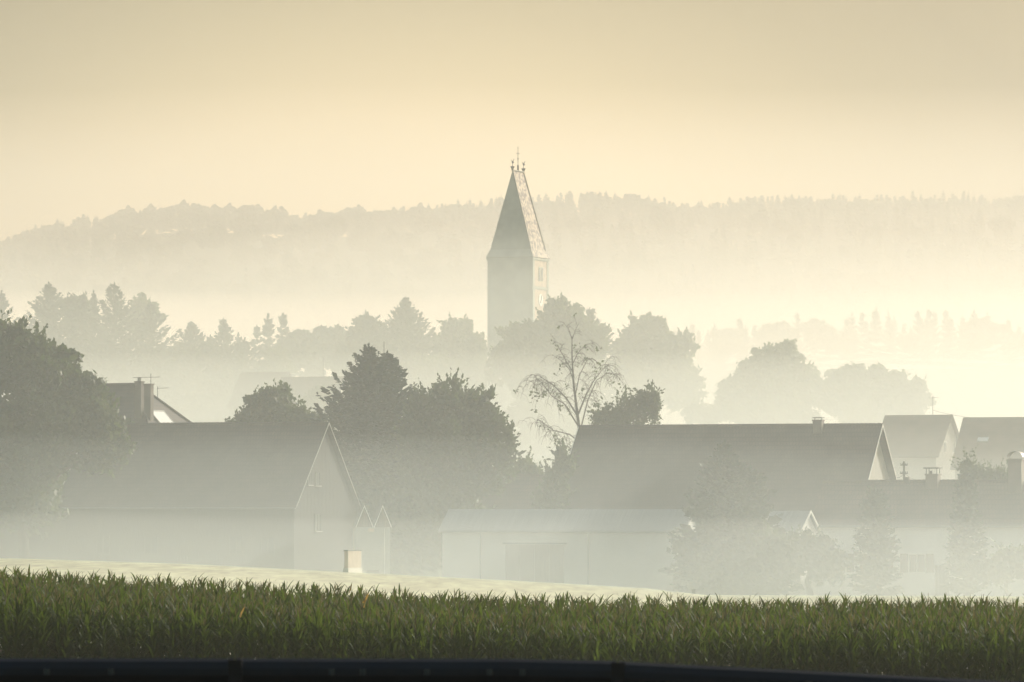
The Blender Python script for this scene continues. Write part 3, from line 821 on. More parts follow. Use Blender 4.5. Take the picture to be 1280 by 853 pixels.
def gable_house(name, px, py, D, ground, L, half, drop, label, cat='house', roofm='tile_dark', wallm='plaster', endm=None, theta=TH, over=0.5, barge=0.0, gutter=True, wall_t=None, tile_ridge=True):
    """right-hand gable peak of the roof at photo pixel (px, py), depth D; body runs L metres to the left (local -X)"""
    p = at(px, py, D)
    root = house_root(name, p, ground, theta)
    H = p.z - ground
    he = H - drop                               # roof edge height
    sl = drop / half
    # walls: pentagonal body, slightly inside the roof
    o_ = over; wy = half - o_; wh = H - 0.18 - wy * sl - 0.12
    x0, x1 = -L + o_, -o_
    body = MB()
    pk = H - 0.30
    body.add([(x0, -wy, -0.6), (x1, -wy, -0.6), (x1, wy, -0.6), (x0, wy, -0.6), (x0, -wy, wh), (x1, -wy, wh), (x1, wy, wh), (x0, wy, wh), (x0, 0, pk), (x1, 0, pk)],
             [(0, 1, 5, 4), (2, 3, 7, 6), (1, 2, 6, 9, 5), (3, 0, 4, 8, 7), (4, 5, 9, 8), (6, 7, 8, 9), (0, 3, 2, 1)])
    body.build('wall', M[wallm], root)
    rf = MB()
    t = 0.16
    n1 = Vector((0, -drop, half)).normalized()
    rf.slab([(-L, 0, H), (-L, -half, he), (0, -half, he), (0, 0, H)], t, (0, 0, 1))
    rf.slab([(-L, 0.002, H), (0, 0.002, H), (0, half, he), (-L, half, he)], t, (0, 0, 1))
    roof = rf.build('roof', M[roofm], root)
    if tile_ridge:
        mr = MB(); n = int(L / 0.34)
        for i in range(n):
            xa = -L + i * L / n
            mr.tube([(xa, 0, H - 0.01 + 0.015), (xa + L / n * 1.04, 0, H - 0.01)], [0.13, 0.115], 8)
        mr.build('ridge_tiles', M[roofm], roof)
    if barge:
        for sx in ((0.012, 0.012 + 0.05), (-L - 0.062, -L - 0.012)):
            bb = MB()
            for s in (-1, 1):
                yi, yo = s * 0.0, s * half
                a = [(sx[0], yi, H + 0.04), (sx[0], yo, he + 0.04), (sx[0], yo, he + 0.04 - barge), (sx[0], yi, H + 0.04 - barge)]
                bb.slab(a, sx[1] - sx[0], (-1, 0, 0))
            bb.build('bargeboard', M['white' if barge > 0.1 else 'grey_board'], roof)
    if gutter:
        MB().tube([(-L, -half - 0.06, he - 0.1), (0, -half - 0.06, he - 0.1)], [0.07, 0.07], 6).build('gutter', M['metal'], roof)
    return root, roof, dict(H=H, he=he, sl=sl, wy=wy, wh=wh, x0=x0, x1=x1, L=L, half=half)

def window(root, face, u, z, w, h, I, name='window', fm='white', label=None):
    """face 'front' (local -Y): u along x; 'right' (+X end): u along y"""
    f = MB(); gl = MB()
    fw = 0.07
    if face == 'front':
        y = -I['wy']
        for (a, b_, c, d) in ((u - w / 2, u + w / 2, z - h / 2 - fw, z - h / 2), (u - w / 2, u + w / 2, z + h / 2, z + h / 2 + fw), (u - w / 2 - fw, u - w / 2, z - h / 2 - fw, z + h / 2 + fw), (u + w / 2, u + w / 2 + fw, z - h / 2 - fw, z + h / 2 + fw)):
            f.box(a, b_, y - 0.06, y + 0.02, c, d)
        f.box(u - 0.03, u + 0.03, y - 0.05, y + 0.02, z - h / 2, z + h / 2)
        gl.box(u - w / 2, u + w / 2, y - 0.02, y + 0.03, z - h / 2, z + h / 2)
    else:
        x = I['x1']
        for (a, b_, c, d) in ((u - w / 2, u + w / 2, z - h / 2 - fw, z - h / 2), (u - w / 2, u + w / 2, z + h / 2, z + h / 2 + fw), (u - w / 2 - fw, u - w / 2, z - h / 2 - fw, z + h / 2 + fw), (u + w / 2, u + w / 2 + fw, z - h / 2 - fw, z + h / 2 + fw)):
            f.box(x - 0.02, x + 0.06, a, b_, c, d)
        f.box(x - 0.02, x + 0.05, u - 0.03, u + 0.03, z - h / 2, z + h / 2)
        gl.box(x - 0.03, x + 0.02, u - w / 2, u + w / 2, z - h / 2, z + h / 2)
    wdw = f.build(name, M[fm], root)
    gl.build('pane', M['glass_dark'], wdw)
    return wdw

def door(root, face, u, z0, w, h, I, m='wood_dark', handle=True, label=None):
    f = MB()
    n = max(2, int(w / 0.25))
    for i in range(n):
        a = u - w / 2 + i * w / n; b_ = a + w / n - 0.015
        if face == 'front': f.box(a, b_, -I['wy'] - 0.05, -I['wy'] + 0.02, z0, z0 + h)
        else: f.box(I['x1'] - 0.02, I['x1'] + 0.05, a, b_, z0, z0 + h)
    d = f.build('door', M[m], root)
    if label: d['label'] = label
    if handle:
        hb = MB()
        if face == 'front': hb.bar((u + w / 2 - 0.15, -I['wy'] - 0.1, z0 + 1.0), (u + w / 2 - 0.15, -I['wy'] - 0.1, z0 + 1.25), 0.04)
        else: hb.bar((I['x1'] + 0.1, u + w / 2 - 0.15, z0 + 1.0), (I['x1'] + 0.1, u + w / 2 - 0.15, z0 + 1.25), 0.04)
        hb.build('handle', M['metal'], d)
    return d

def chimney(parent, lx, ly, z0, z1, w, cap='plate', d=None, label=None):
    d = d or w
    c = MB()
    c.box(lx - w / 2, lx + w / 2, ly - d / 2, ly + d / 2, z0, z1)
    c.box(lx - w / 2 - 0.05, lx + w / 2 + 0.05, ly - d / 2 - 0.05, ly + d / 2 + 0.05, z1, z1 + 0.1)
    ch = c.build('chimney', M['brick'], parent)
    if label: ch['label'] = label
    k = MB()
    if cap == 'plate':
        for sx in (-1, 1):
            for sy in (-1, 1):
                k.bar((lx + sx * (w / 2 - 0.05), ly + sy * (d / 2 - 0.05), z1 + 0.1), (lx + sx * (w / 2 - 0.05), ly + sy * (d / 2 - 0.05), z1 + 0.46), 0.05)
        k.box(lx - w / 2 - 0.12, lx + w / 2 + 0.12, ly - d / 2 - 0.12, ly + d / 2 + 0.12, z1 + 0.46, z1 + 0.54)
        k.lathe((lx - 0.15, ly, z1 + 0.1), [(0.09, 0), (0.09, 0.2), (0.07, 0.22)], 8)
        k.build('chimney_cap', M['dark_metal'], ch)
    elif cap == 'hood':
        n = 10; rr = w / 2 + 0.08
        for i in range(n):
            a0 = math.pi * i / n; a1 = math.pi * (i + 1) / n
            A = (lx - rr * math.cos(a0), ly - d / 2 - .06, z1 + 0.22 + rr * 0.72 * math.sin(a0)); B = (lx - rr * math.cos(a1), ly - d / 2 - .06, z1 + 0.22 + rr * 0.72 * math.sin(a1))
            k.slab([A, B, (B[0], ly + d / 2 + .06, B[2]), (A[0], ly + d / 2 + .06, A[2])], 0.03, (0, 0, 1))
        for sx in (-1, 1):
            k.bar((lx + sx * (w / 2 - 0.03), ly, z1 + 0.1), (lx + sx * (w / 2 - 0.03), ly, z1 + 0.3), 0.04)
        k.build('chimney_cap', M['metal'], ch)
    elif cap == 'pot':
        k.lathe((lx, ly, z1 + 0.1), [(0.16, 0), (0.14, 0.22), (0.17, 0.25), (0.17, 0.30)], 10)
        k.build('chimney_pot', M['concrete'], ch)
    elif cap == 'lid':
        k.box(lx - w / 2 - 0.02, lx + w / 2 + 0.02, ly - d / 2, ly + d / 2, z1 + 0.22, z1 + 0.3)
        for sx in (-1, 1):
            k.bar((lx + sx * (w / 2 - 0.08), ly, z1 + 0.1), (lx + sx * (w / 2 - 0.08), ly, z1 + 0.22), 0.06)
        k.build('chimney_cap', M['concrete'], ch)
    return ch

# --- left farmhouse
root, roof, I = gable_house('farmhouse', 411, 529, 372, -0.9, 20.0, 6.5, 6.4, 'x', roofm='tile_dark', wallm='wood_dark', barge=0.07, over=0.3)
tag(root, 'long dark-roofed farmhouse at left with a lit wooden gable', 'house')
gb = MB()                        # vertical boards on the gable
n = 44
for i in range(n):
    y0 = -I['wy'] + 0.15 + i * (2 * I['wy'] - 0.3) / n; y1 = y0 + (2 * I['wy'] - 0.3) / n - 0.03
    zt = I['H'] - 0.45 - max(abs(y0), abs(y1)) * I['sl']
    zb = I['wh'] - 0.9
    if zt > zb + 0.1: gb.box(I['x1'] + 0.003, I['x1'] + 0.035, y0, y1, zb, zt)
gb.build('gable_boards', M['wood_dark'], root)
for u, z, w, h in ((-3.2, 7.9, 0.7, 0.8), (-1.6, 7.9, 0.8, 0.9), (-1.6, 4.6, 1.0, 1.2)):
    I2 = dict(I); I2['x1'] = I['x1'] + 0.03
    wnd = window(root, 'right', u, z, w, h, I2, fm='wood_dark')
    MB().box(I2['x1'] + 0.002, I2['x1'] + 0.16, u - w / 2 - 0.12, u + w / 2 + 0.12, z - h / 2 - 0.13, z - h / 2 - 0.072).build('sill', M['grey_board'], wnd)
for u in (-16, -12, -5, -2.4):
    window(root, 'front', u, 2.9, 1.0, 1.2, I, fm='wood_dark')
door(root, 'front', -9.5, -0.1, 1.1, 2.1, I)
chimney(roof, -8.0, 1.6, I['H'] - 2.4, I['H'] - 0.9, 0.5, 'pot')

# --- big right barn
root, roof, I = gable_house('barn', 1103, 531, 374, -1.3, 24.6, 6.6, 6.9, 'x', roofm='tile_dark', wallm='plaster', barge=0.14, over=0.5)
tag(root, 'big barn in the right middle with a wide dark roof', 'barn')
chimney(roof, -5.0, -0.35, I['H'] - 0.7, I['H'] + 0.30, 0.72, 'lid', label='small capped chimney on the barn ridge')
door(root, 'front', -12, -0.1, 4.2, 4.0, I)
door(root, 'right', 0, -0.1, 3.6, 3.6, I)
window(root, 'right', -1.8, 7.2, 0.9, 1.1, I); window(root, 'right', 1.8, 7.2, 0.9, 1.1, I)
for u in (-21, -18, -6, -3):
    window(root, 'front', u, 3.0, 1.0, 0.9, I, fm='wood_dark')

# --- low pale shed in the middle
root, roof, I = gable_house('long_shed', 868, 636.5, 327, -1.25, 17.6, 2.0, 1.42, 'x', roofm='sheet', wallm='plaster_pale', over=0.22, tile_ridge=False)
tag(root, 'low long shed with pale walls and grey sheet roof in the centre', 'shed')
for u in (-12.3, -11.25, -10.2, -9.15):
    f = MB(); f.box(u - 0.5, u + 0.5, -I['wy'] - 0.05, -I['wy'] + 0.01, -0.05, 3.55)
    dd = f.build('door', M['pale_door'], root)
MB().box(-13, -8.4, -I['wy'] - 0.12, -I['wy'] - 0.055, 3.58, 3.68).build('door_track', M['metal'], root)
for u in (-14.6, -6.9):
    MB().tube([(u, -I['wy'] - 0.06, 0.0), (u, -I['wy'] - 0.06, I['he'] - 0.2)], [0.045, 0.045], 6).build('downpipe', M['metal'], root)

root, roof, I = gable_house('lean_shed', 905, 697, 322, -1.25, 3.4, 0.9, 0.35, 'x', roofm='sheet', wallm='plaster', over=0.12, tile_ridge=False, gutter=False)
tag(root, 'tiny low outbuilding at the right end of the long shed', 'shed')
door(root, 'front', -1.7, -0.05, 0.9, 1.6, I)

# --- long house at the right edge
root, roof, I = gable_house('long_house', 1335, 601.5, 338, -1.25, 17.6, 3.7, 3.05, 'x', roofm='tile_brown', wallm='plaster_pale', over=0.35)
tag(root, 'long low house at right with pale walls and two capped chimneys', 'house')
p_ = ppm(338)
def lx_(px, ly): return ((px - 1335) / p_ - ly * math.sin(TH)) / math.cos(TH)
chimney(roof, lx_(1171, -0.3), -0.3, I['H'] - 0.9, I['H'] + 0.42, 0.86, 'plate', label='chimney with a flat metal plate on four struts')
chimney(roof, lx_(1272, -0.5), -0.5, I['H'] - 1.0, I['H'] + 1.45, 0.95, 'hood', label='tall chimney under a curved metal hood')
MB().box(lx_(1140, 0) - 0.17, lx_(1140, 0) + 0.17, -0.2, 0.2, I['H'] - 0.15, I['H'] + 0.3).build('roof_vent', M['dark_metal'], roof)
for u in (-15.6, -12.8, -9.9, -6.2, -3.4):
    wq = window(root, 'front', u, 2.2, 1.1, 1.2, I)
    for s in (-1, 1):
        MB().box(u + s * 0.92 - 0.27, u + s * 0.92 + 0.27, -I['wy'] - 0.06, -I['wy'] - 0.005, 1.55, 2.85).build('shutter', M['wood'], wq)
door(root, 'front', -8.1, -0.05, 1.0, 2.1, I)

# --- hipped house at upper left
D_ = 412; p = at(172, 481, D_); gr = 0.6
root = house_root('hipped_house', p, gr, R(30))
H = p.z - gr; r_ = 7.2; Lr = 5.0; he = H - 7.2
rf = MB()
A, B = (-Lr, 0, H), (0, 0, H)
c1, c2, c3, c4 = (-Lr - r_, -r_, he), (r_, -r_, he), (r_, r_, he), (-Lr - r_, r_, he)
rf.add([A, B, c1, c2, c3, c4, (-Lr - r_, -r_, he - .2), (r_, -r_, he - .2), (r_, r_, he - .2), (-Lr - r_, r_, he - .2)],
       [(0, 2, 3, 1), (1, 3, 4), (1, 4, 5, 0), (0, 5, 2), (2, 6, 7, 3), (3, 7, 8, 4), (4, 8, 9, 5), (5, 9, 6, 2), (6, 9, 8, 7)])
roof = rf.build('roof', M['tile_dark'], root)
rt = MB()
rt.tube([(-Lr, 0, H + .02), (0, 0, H + .02)], [.14, .14], 8)
for s in (-1, 1): rt.tube([(0, 0, H + .02), (r_, s * r_, he + .02)], [.12, .12], 8)
rt.build('ridge_tiles', M['tile_dark'], roof)
MB().box(-Lr - r_ + .6, r_ - .6, -r_ + .6, r_ - .6, -1, he - .2).build('wall', M['wood_dark'], root)
I = dict(wy=r_ - .6, x1=r_ - .6)
for u in (-9, -6, -3, 0, 3):
    window(root, 'front', u, 4.6, 1.0, 1.3, I, fm='wood_dark')
for u in (-4, 0, 4): window(root, 'right', u, 4.6, 1.0, 1.3, I)
chimney(roof, 2.03, -2.7, H - 3.2, H + 0.1, 0.62, 'pot', d=0.45, label='left taller chimney with a clay pot')
chimney(roof, 2.85, -2.5, H - 3.2, H - 0.12, 0.66, 'none', d=0.45, label='right brick chimney with its right side in the sun')
def on_hip(x, y): return Vector((x, y, H - x))            # the right hip falls at 45 degrees
sk = MB()
y0, y1 = -1.6, 0.45
sk.slab([on_hip(2.35, y0) + Vector((.06, 0, .06)), on_hip(3.9, y0) + Vector((.06, 0, .06)), on_hip(3.9, y1) + Vector((.06, 0, .06)), on_hip(2.35, y1) + Vector((.06, 0, .06))], 0.07)
skl = sk.build('skylight', M['glass_glint'], roof)
sk = MB()
for (xa, xb, ya, yb) in ((2.27, 2.35, y0 - .08, y1 + .08), (3.9, 3.98, y0 - .08, y1 + .08), (2.35, 3.9, y0 - .08, y0), (2.35, 3.9, y1, y1 + .08)):
    sk.slab([on_hip(xa, ya) + Vector((.08, 0, .08)), on_hip(xb, ya) + Vector((.08, 0, .08)), on_hip(xb, yb) + Vector((.08, 0, .08)), on_hip(xa, yb) + Vector((.08, 0, .08))], 0.1)
sk.build('frame', M['metal'], skl)
tag(root, 'tall brown hipped-roof house behind the left dark tree, skylight whitened like a sun glint', 'house')

def antenna(name, px, pytop, pybase, D, booms, label, parent=None, elements=6):
    """roof aerial: mast with one or more element booms. booms: (py, px0, px1)"""
    b0 = at(px, pybase, D)
    r2 = empty(name, b0)
    t0 = at(px, pytop, D)
    MB().tube([(0, 0, 0), (0, 0, t0.z - b0.z)], [0.03, 0.022], 6).build('mast', M['dark_metal'], r2)
    for (py, pa, pb) in booms:
        A_ = at(pa, py + 0.7, D) - b0; B_ = at(pb, py, D) - b0
        m_ = MB(); m_.bar(A_, B_, 0.035)
        for i in range(elements):
            c = A_.lerp(B_, (i + .3) / elements); hl = 0.14 + 0.05 * (i % 3)
            m_.bar(c - Vector((0.0, hl, 0.0)), c + Vector((0.0, hl, 0.0)), 0.02)
        m_.build('boom', M['dark_metal'], r2)
    tag(r2, label, 'antenna')
    return r2
antenna('roof_antenna', 188.5, 467, 486, 411, ((471.5, 166, 200),), 'long horizontal aerial above the two chimneys at left')
antenna('roof_antenna', 197, 483, 500, 411, ((485, 196, 211),), 'short aerial sticking out right of the brick chimney')
antenna('roof_antenna', 404, 446, 473, 698, ((461, 397, 412),), 'thin cross-shaped aerial on the far left roof', elements=2)
antenna('roof_antenna', 480, 427, 470, 420, (), 'bare thin mast behind the twin-topped dark tree')
antenna('roof_antenna', 1166, 494, 520, 598, ((497, 1162, 1174),), 'thin aerial beside the far gabled house at right', elements=2)

# --- far houses
root, roof, I = gable_house('far_house', 432, 470.5, 700, 10.5, 10.0, 5.5, 6.0, 'x', roofm='tile_brown', wallm='plaster', gutter=False, tile_ridge=False)
tag(root, 'far roof with a cross-shaped aerial, left of the pine, in mist', 'house', 'far houses in the mist')
window(root, 'right', 0, 6, 1, 1.2, I)
root, roof, I = gable_house('far_house', 362, 465, 740, 12, 8.0, 5.5, 5.5, 'x', roofm='tile_brown', wallm='plaster', gutter=False, tile_ridge=False)
tag(root, 'palest far roof just left of the roof with the aerial', 'house', 'far houses in the mist')
window(root, 'right', 0, 6, 1, 1.2, I)
root, roof, I = gable_house('far_house', 1191, 518.5, 604, 7.0, 9.0, 5.0, 5.2, 'x', roofm='tile_brown', wallm='plaster', theta=R(26), gutter=False, tile_ridge=False)
tag(root, 'far house with its pale gable to the right, between clump and right edge', 'house', 'far houses in the mist')
window(root, 'right', -1.5, 5.5, 1, 1.2, I); window(root, 'right', 1.5, 5.5, 1, 1.2, I)
root, roof, I = gable_house('far_house', 1345, 521, 588, 6.2, 14.0, 6.3, 6.3, 'x', roofm='tile_brown', wallm='plaster', gutter=False, tile_ridge=False)
tag(root, 'far wide roof at the right edge with one skylight whitened like a sun glint', 'house', 'far houses in the mist')
kx = lambda px: (px - 1345) / ppm(588) / math.cos(TH)
zz = I['H'] - 2.9; yy = -2.9
MB().slab([(kx(1233), yy + .35, zz + .35 + .09), (kx(1233), yy - .1, zz - .1 + .09), (kx(1246), yy - .1, zz - .1 + .09), (kx(1246), yy + .35, zz + .35 + .09)], .06, (0, 0, 1)).build('skylight', M['glass_glint'], roof)
root, roof, I = gable_house('low_house', 700, 594, 430, 0.3, 6.6, 4.2, 3.4, 'x', roofm='tile_brown', wallm='plaster', gutter=False)
tag(root, 'low roof showing between the spiky tree and the big barn', 'house')
window(root, 'front', -3, 1.8, 1.0, 1.0, I)

# --- small sheds
D_ = 319; p = at(467, 632, D_); gr = G(p.x, D_)
root = empty('double_shed', (p.x, p.y, gr), R(6))
pk = p.z - gr
MB().box(-1.15, 1.1, 0.15, 3.0, -0.3, pk - 1.42).build('wall', M['plaster'], root)
for s, cx in ((0, -0.6), (1, 0.6)):
    rf = MB()
    rf.slab([(cx, 0, pk), (cx, 3.1, pk), (cx - 0.58, 3.1, pk - 1.4), (cx - 0.58, 0, pk - 1.4)], 0.05, (0, 0, 1))
    rf.slab([(cx + .002, 0, pk), (cx + 0.58, 0, pk - 1.4), (cx + 0.58, 3.1, pk - 1.4), (cx + .002, 3.1, pk)], 0.05, (0, 0, 1))
    r1 = rf.build('roof', M['tile_dark'], root)
    bb = MB()
    for q in (-1, 1):
        bb.slab([(cx, -0.05, pk + .04), (cx + q * 0.6, -0.05, pk - 1.42), (cx + q * 0.6 - q * .06, -0.05, pk - 1.45), (cx, -0.05, pk - .1)], 0.04, (0, 1, 0))
    bb.build('bargeboard', M['white'], r1)
    MB().add([(cx - .5, .12, pk - 1.42), (cx + .5, .12, pk - 1.42), (cx, .12, pk - .2), (cx - .5, .2, pk - 1.42), (cx + .5, .2, pk - 1.42), (cx, .2, pk - .2)],
             [(0, 1, 2), (5, 4, 3), (0, 3, 4, 1), (1, 4, 5, 2), (2, 5, 3, 0)]).build('gable_boards', M['wood'], r1)
MB().box(-0.35, 0.05, 0.02, 0.15, pk - 1.72, pk - 1.5).build('lamp_box', M['tower_pale'], root)
MB().box(-0.45, 0.35, 0.1, 0.16, -0.2, 1.9).build('door', M['wood'], root)
MB().tube([(0.72, 0.08, 0), (0.72, 0.08, pk - 1.5)], [0.03, 0.03], 6).build('downpipe', M['white'], root)
tag(root, 'small shed with two steep white-edged gables at the field edge', 'shed')

p = at(441, 711, 300.5); gr = G(p.x, 300.5)
root = empty('tool_cabinet', (p.x, 300.5, gr), -R(19))
c = MB(); c.box(-0.12, 0.12, -1.15, 1.15, 0.28, 1.32)
for i in range(12): c.box(0.122, 0.135, -1.13 + i * 0.19, -1.13 + i * 0.19 + 0.16, 0.3, 1.3)
c.build('body', M['pink_render'], root)
MB().box(-0.17, 0.17, -1.22, 1.22, -0.1, 0.28).build('base', M['white'], root)
MB().box(-0.16, 0.16, -1.2, 1.2, 1.32, 1.38).build('lid', M['sheet'], root)
tag(root, 'narrow pale cabinet glowing in the sun at the stubble edge', 'cabinet')

root, roof, I = gable_house('white_gabled_shed', 1013, 638.5, 326, -1.25, 3.0, 1.5, 1.25, 'x', roofm='sheet', wallm='plaster_pale', theta=R(27), barge=0.2, over=0.12, tile_ridge=False, gutter=False)
tag(root, 'small white-edged gable catching the sun right of the misty spruces', 'shed')
window(root, 'right', 0.0, I['H'] - 1.9, 0.4, 0.4, I)

# ------------------------------------------------------------------ church tower
D_ = 830; k = ppm(D_)
cpx = 647.5; c = at(cpx, 323, D_ + 0.0)
gr = G(c.x, D_)
root = empty('church_tower', (c.x, D_, gr), -TH)
he = c.z - gr
H = at(650, 214.5, D_).z - gr
s = 8.1 / 2
w = MB(); w.box(-s, s, -s, s, -1.5, he - 0.05); w.build('wall', M['tower_wall'], root)
hr = 2.75                                        # half length of the ridge (ridge runs away from the camera)
rf = MB()
e_ = s + 0.28; f_ = s * 0.90; zk = he + 1.35
rf.add([(-e_, -e_, he), (e_, -e_, he), (e_, e_, he), (-e_, e_, he), (-f_, -f_ * 1.02, zk), (f_, -f_ * 1.02, zk), (f_, f_ * 1.02, zk), (-f_, f_ * 1.02, zk), (0, -hr, H), (0, hr, H)],
       [(0, 1, 5, 4), (2, 3, 7, 6), (4, 5, 8), (6, 7, 9), (3, 2, 1, 0)])
roof = rf.build('roof', M['tower_wall'], root)
rf = MB()
rf.add([(-e_, -e_, he), (e_, -e_, he), (e_, e_, he), (-e_, e_, he), (-f_, -f_ * 1.02, zk), (f_, -f_ * 1.02, zk), (f_, f_ * 1.02, zk), (-f_, f_ * 1.02, zk), (0, -hr, H), (0, hr, H)],
       [(1, 2, 6, 5), (5, 6, 9, 8), (3, 0, 4, 7), (7, 4, 8, 9)])
sl_ = rf.build('roof_slope', M['tower_tiles'], root); sl_['label'] = 'sunlit glazed tile slope of the tower roof'
rt = MB()
rt.tube([(0, -hr - .1, H + .05), (0, hr + .1, H + .05)], [.16, .16], 8)
rt.tube([(f_, -f_ * 1.02, zk), (0, -hr, H + .02)], [.13, .13], 8)
rt.tube([(f_, f_ * 1.02, zk), (0, hr, H + .02)], [.13, .13], 8)
rt.build('ridge_tiles', M['plaster'], roof)
for q in (-1, 1):
    u = MB()
    u.lathe((0, q * hr, H), [(0.16, 0), (0.16, .2), (0.3, .45), (0.38, .65), (0.3, .7), (.05, .72), (.04, 1.15)], 10)
    u.lathe((0.05, q * hr, H + 1.15), [(0.04, 0), (0.16, .1), (0.2, .24), (0.1, .38), (0.04, .45)], 8)
    u.tube([(0.05, q * hr, H + 1.5), (0.3, q * hr, H + 1.95)], [.07, .04], 5)
    u.tube([(0.0, q * hr, H + 1.4), (-0.28, q * hr + .1, H + 1.8)], [.08, .04], 5)
    u.build('finial', M['dark_metal'], roof)
cr = MB()
cr.lathe((0, 0, H), [(0.16, 0), (0.16, 1.0), (0.09, 1.1), (0.05, 1.2), (0.045, 4.2), (.02, 4.25)], 8)
cr.bar((-0.28, -.1, H + 3.05), (0.28, .1, H + 3.05), 0.08)
cr.lathe((0, 0, H + 2.0), [(0.05, 0), (0.15, .1), (0.15, .16), (.05, .28)], 8)
cr.build('cross', M['dark_metal'], roof)
# cornice, string course and corner strips
co = MB()
for (z0, z1, o2) in ((he - 0.45, he - 0.06, 0.16), (he - 5.35, he - 5.05, 0.12)):
    co.box(-s - o2, s + o2, -s - o2, -s, z0, z1); co.box(-s - o2, s + o2, s, s + o2, z0, z1)
    co.box(s, s + o2, -s, s, z0, z1); co.box(-s - o2, -s, -s, s, z0, z1)
co.build('cornice', M['tower_wall'], root)
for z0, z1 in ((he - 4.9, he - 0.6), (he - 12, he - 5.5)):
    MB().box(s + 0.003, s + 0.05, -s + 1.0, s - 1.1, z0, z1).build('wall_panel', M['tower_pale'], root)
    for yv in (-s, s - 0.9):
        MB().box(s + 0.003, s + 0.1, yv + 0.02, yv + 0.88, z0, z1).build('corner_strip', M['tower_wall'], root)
def arch(parent, face, u0, z0, w_, h_, name, m_, off):
    n = 8; P_ = [(u0 - w_ / 2, z0), (u0 + w_ / 2, z0), (u0 + w_ / 2, z0 + h_)]
    P_ += [(u0 + w_ / 2 * math.cos(math.pi * i / n), z0 + h_ + w_ / 2 * math.sin(math.pi * i / n)) for i in range(1, n)] + [(u0 - w_ / 2, z0 + h_)]
    mb = MB()
    if face == 'right': mb.slab([(s + off, a, b2) for a, b2 in P_], 0.08, (1, 0, 0))
    else: mb.slab([(a, -s - off, b2) for a, b2 in P_], 0.08, (0, -1, 0))
    return mb.build(name, M[m_], parent)
for fc, mm in (('right', 'tower_wall'),):
    for u_ in (-0.62, 0.62):
        wn_ = arch(root, fc, u_, he - 4.0, 0.95, 2.0, 'sound_window', 'tower_wall', 0.11)
        arch(wn_, fc, u_, he - 3.95, 0.62, 1.9, 'louvres', 'dark_metal', 0.13)
ck = MB(); n = 20
ck.slab([(s + 0.12, 1.05 * math.cos(2 * math.pi * i / n), he - 7.2 + 1.05 * math.sin(2 * math.pi * i / n)) for i in range(n)], 0.1, (1, 0, 0))
ckf = ck.build('clock_face', M['white'], root)
h1 = MB(); h1.bar((s + 0.15, 0, he - 7.2), (s + 0.15, 0.25, he - 6.4), 0.09); h1.bar((s + 0.15, 0, he - 7.2), (s + 0.15, -0.4, he - 7.7), 0.1)
h1.build('hands', M['dark_metal'], ckf)
tag(root, 'tall square church tower with steep sunlit tiled roof and cross', 'church tower')

# church nave behind the trees
root, roof, I = gable_house('church_nave', 600, 470, 850, G(-6, 850), 14, 7, 8, 'x', roofm='tile_brown', wallm='tower_wall', gutter=False, tile_ridge=False)
tag(root, 'church nave roof hidden in mist left of the tower foot', 'church')
for u in (-11, -7.5, -4): window(root, 'front', u, 5, 1.2, 3, I)

# ------------------------------------------------------------------ poles and posts
def utility_pole(px, pytop, D, arms, label):
    b0 = at(px, pytop, D); g0 = G(b0.x, D)
    r2 = empty('utility_pole', (b0.x, D, g0))
    h = b0.z - g0
    MB().tube([(0, 0, -0.4), (0, 0, h)], [0.14, 0.1], 8).build('pole', M['wood_dark'], r2)
    for (py, hw) in arms:
        z = at(px, py, D).z - g0
        a = MB(); a.bar((-hw, 0, z), (hw, 0, z), 0.12)
        for sx in (-1, -.5, .5, 1):
            a.lathe((sx * hw * 0.9, 0, z + .06), [(0.03, 0), (0.035, .08), (0.02, .14)], 6)
        a.build('crossarm', M['wood_dark'], r2)
    tag(r2, label, 'utility pole')
    return r2
utility_pole(1130, 577, 470, ((581.5, 0.34), (592, 0.36)), 'wooden pole with two short crossarms right of the big barn')
wr = MB()
def wire(a, b, sag=0.6, r=0.02):
    n = 12; pts = []
    for i in range(n + 1):
        t = i / n; q = a.lerp(b, t); q.z -= sag * 4 * t * (1 - t); pts.append(q)
    m_ = MB(); m_.tube(pts, [r] * (n + 1), 4); return m_
for (a, b, lb) in (((1130, 592, 470), (1180, 602, 560), 'thin wire running right from the wooden pole'), ((1110, 587, 470), (1130, 592, 470), 'thin wire from the wooden pole toward the big barn'),
                   ((1166, 513, 598), (1290, 522, 590), 'thin wire crossing above the far right roofs')):
    o = wire(at(*a), at(*b)).build('wire', M['dark_metal']); tag(o, lb, 'wire')
p = at(867, 736, 305); g0 = G(p.x, 305)
hh = p.z - g0
MB_ = MB(); MB_.lathe((0, 0, 0), [(0.10, -0.3), (0.10, max(0.3, hh - 0.35)), (0.14, max(0.32, hh - 0.30)), (0.12, hh - 0.12), (0.03, hh)], 8)
o = MB_.build('marker_post', M['wood_dark']); o.location = (p.x, 305, g0); tag(o, 'small dark pointed post just showing over the maize', 'post')

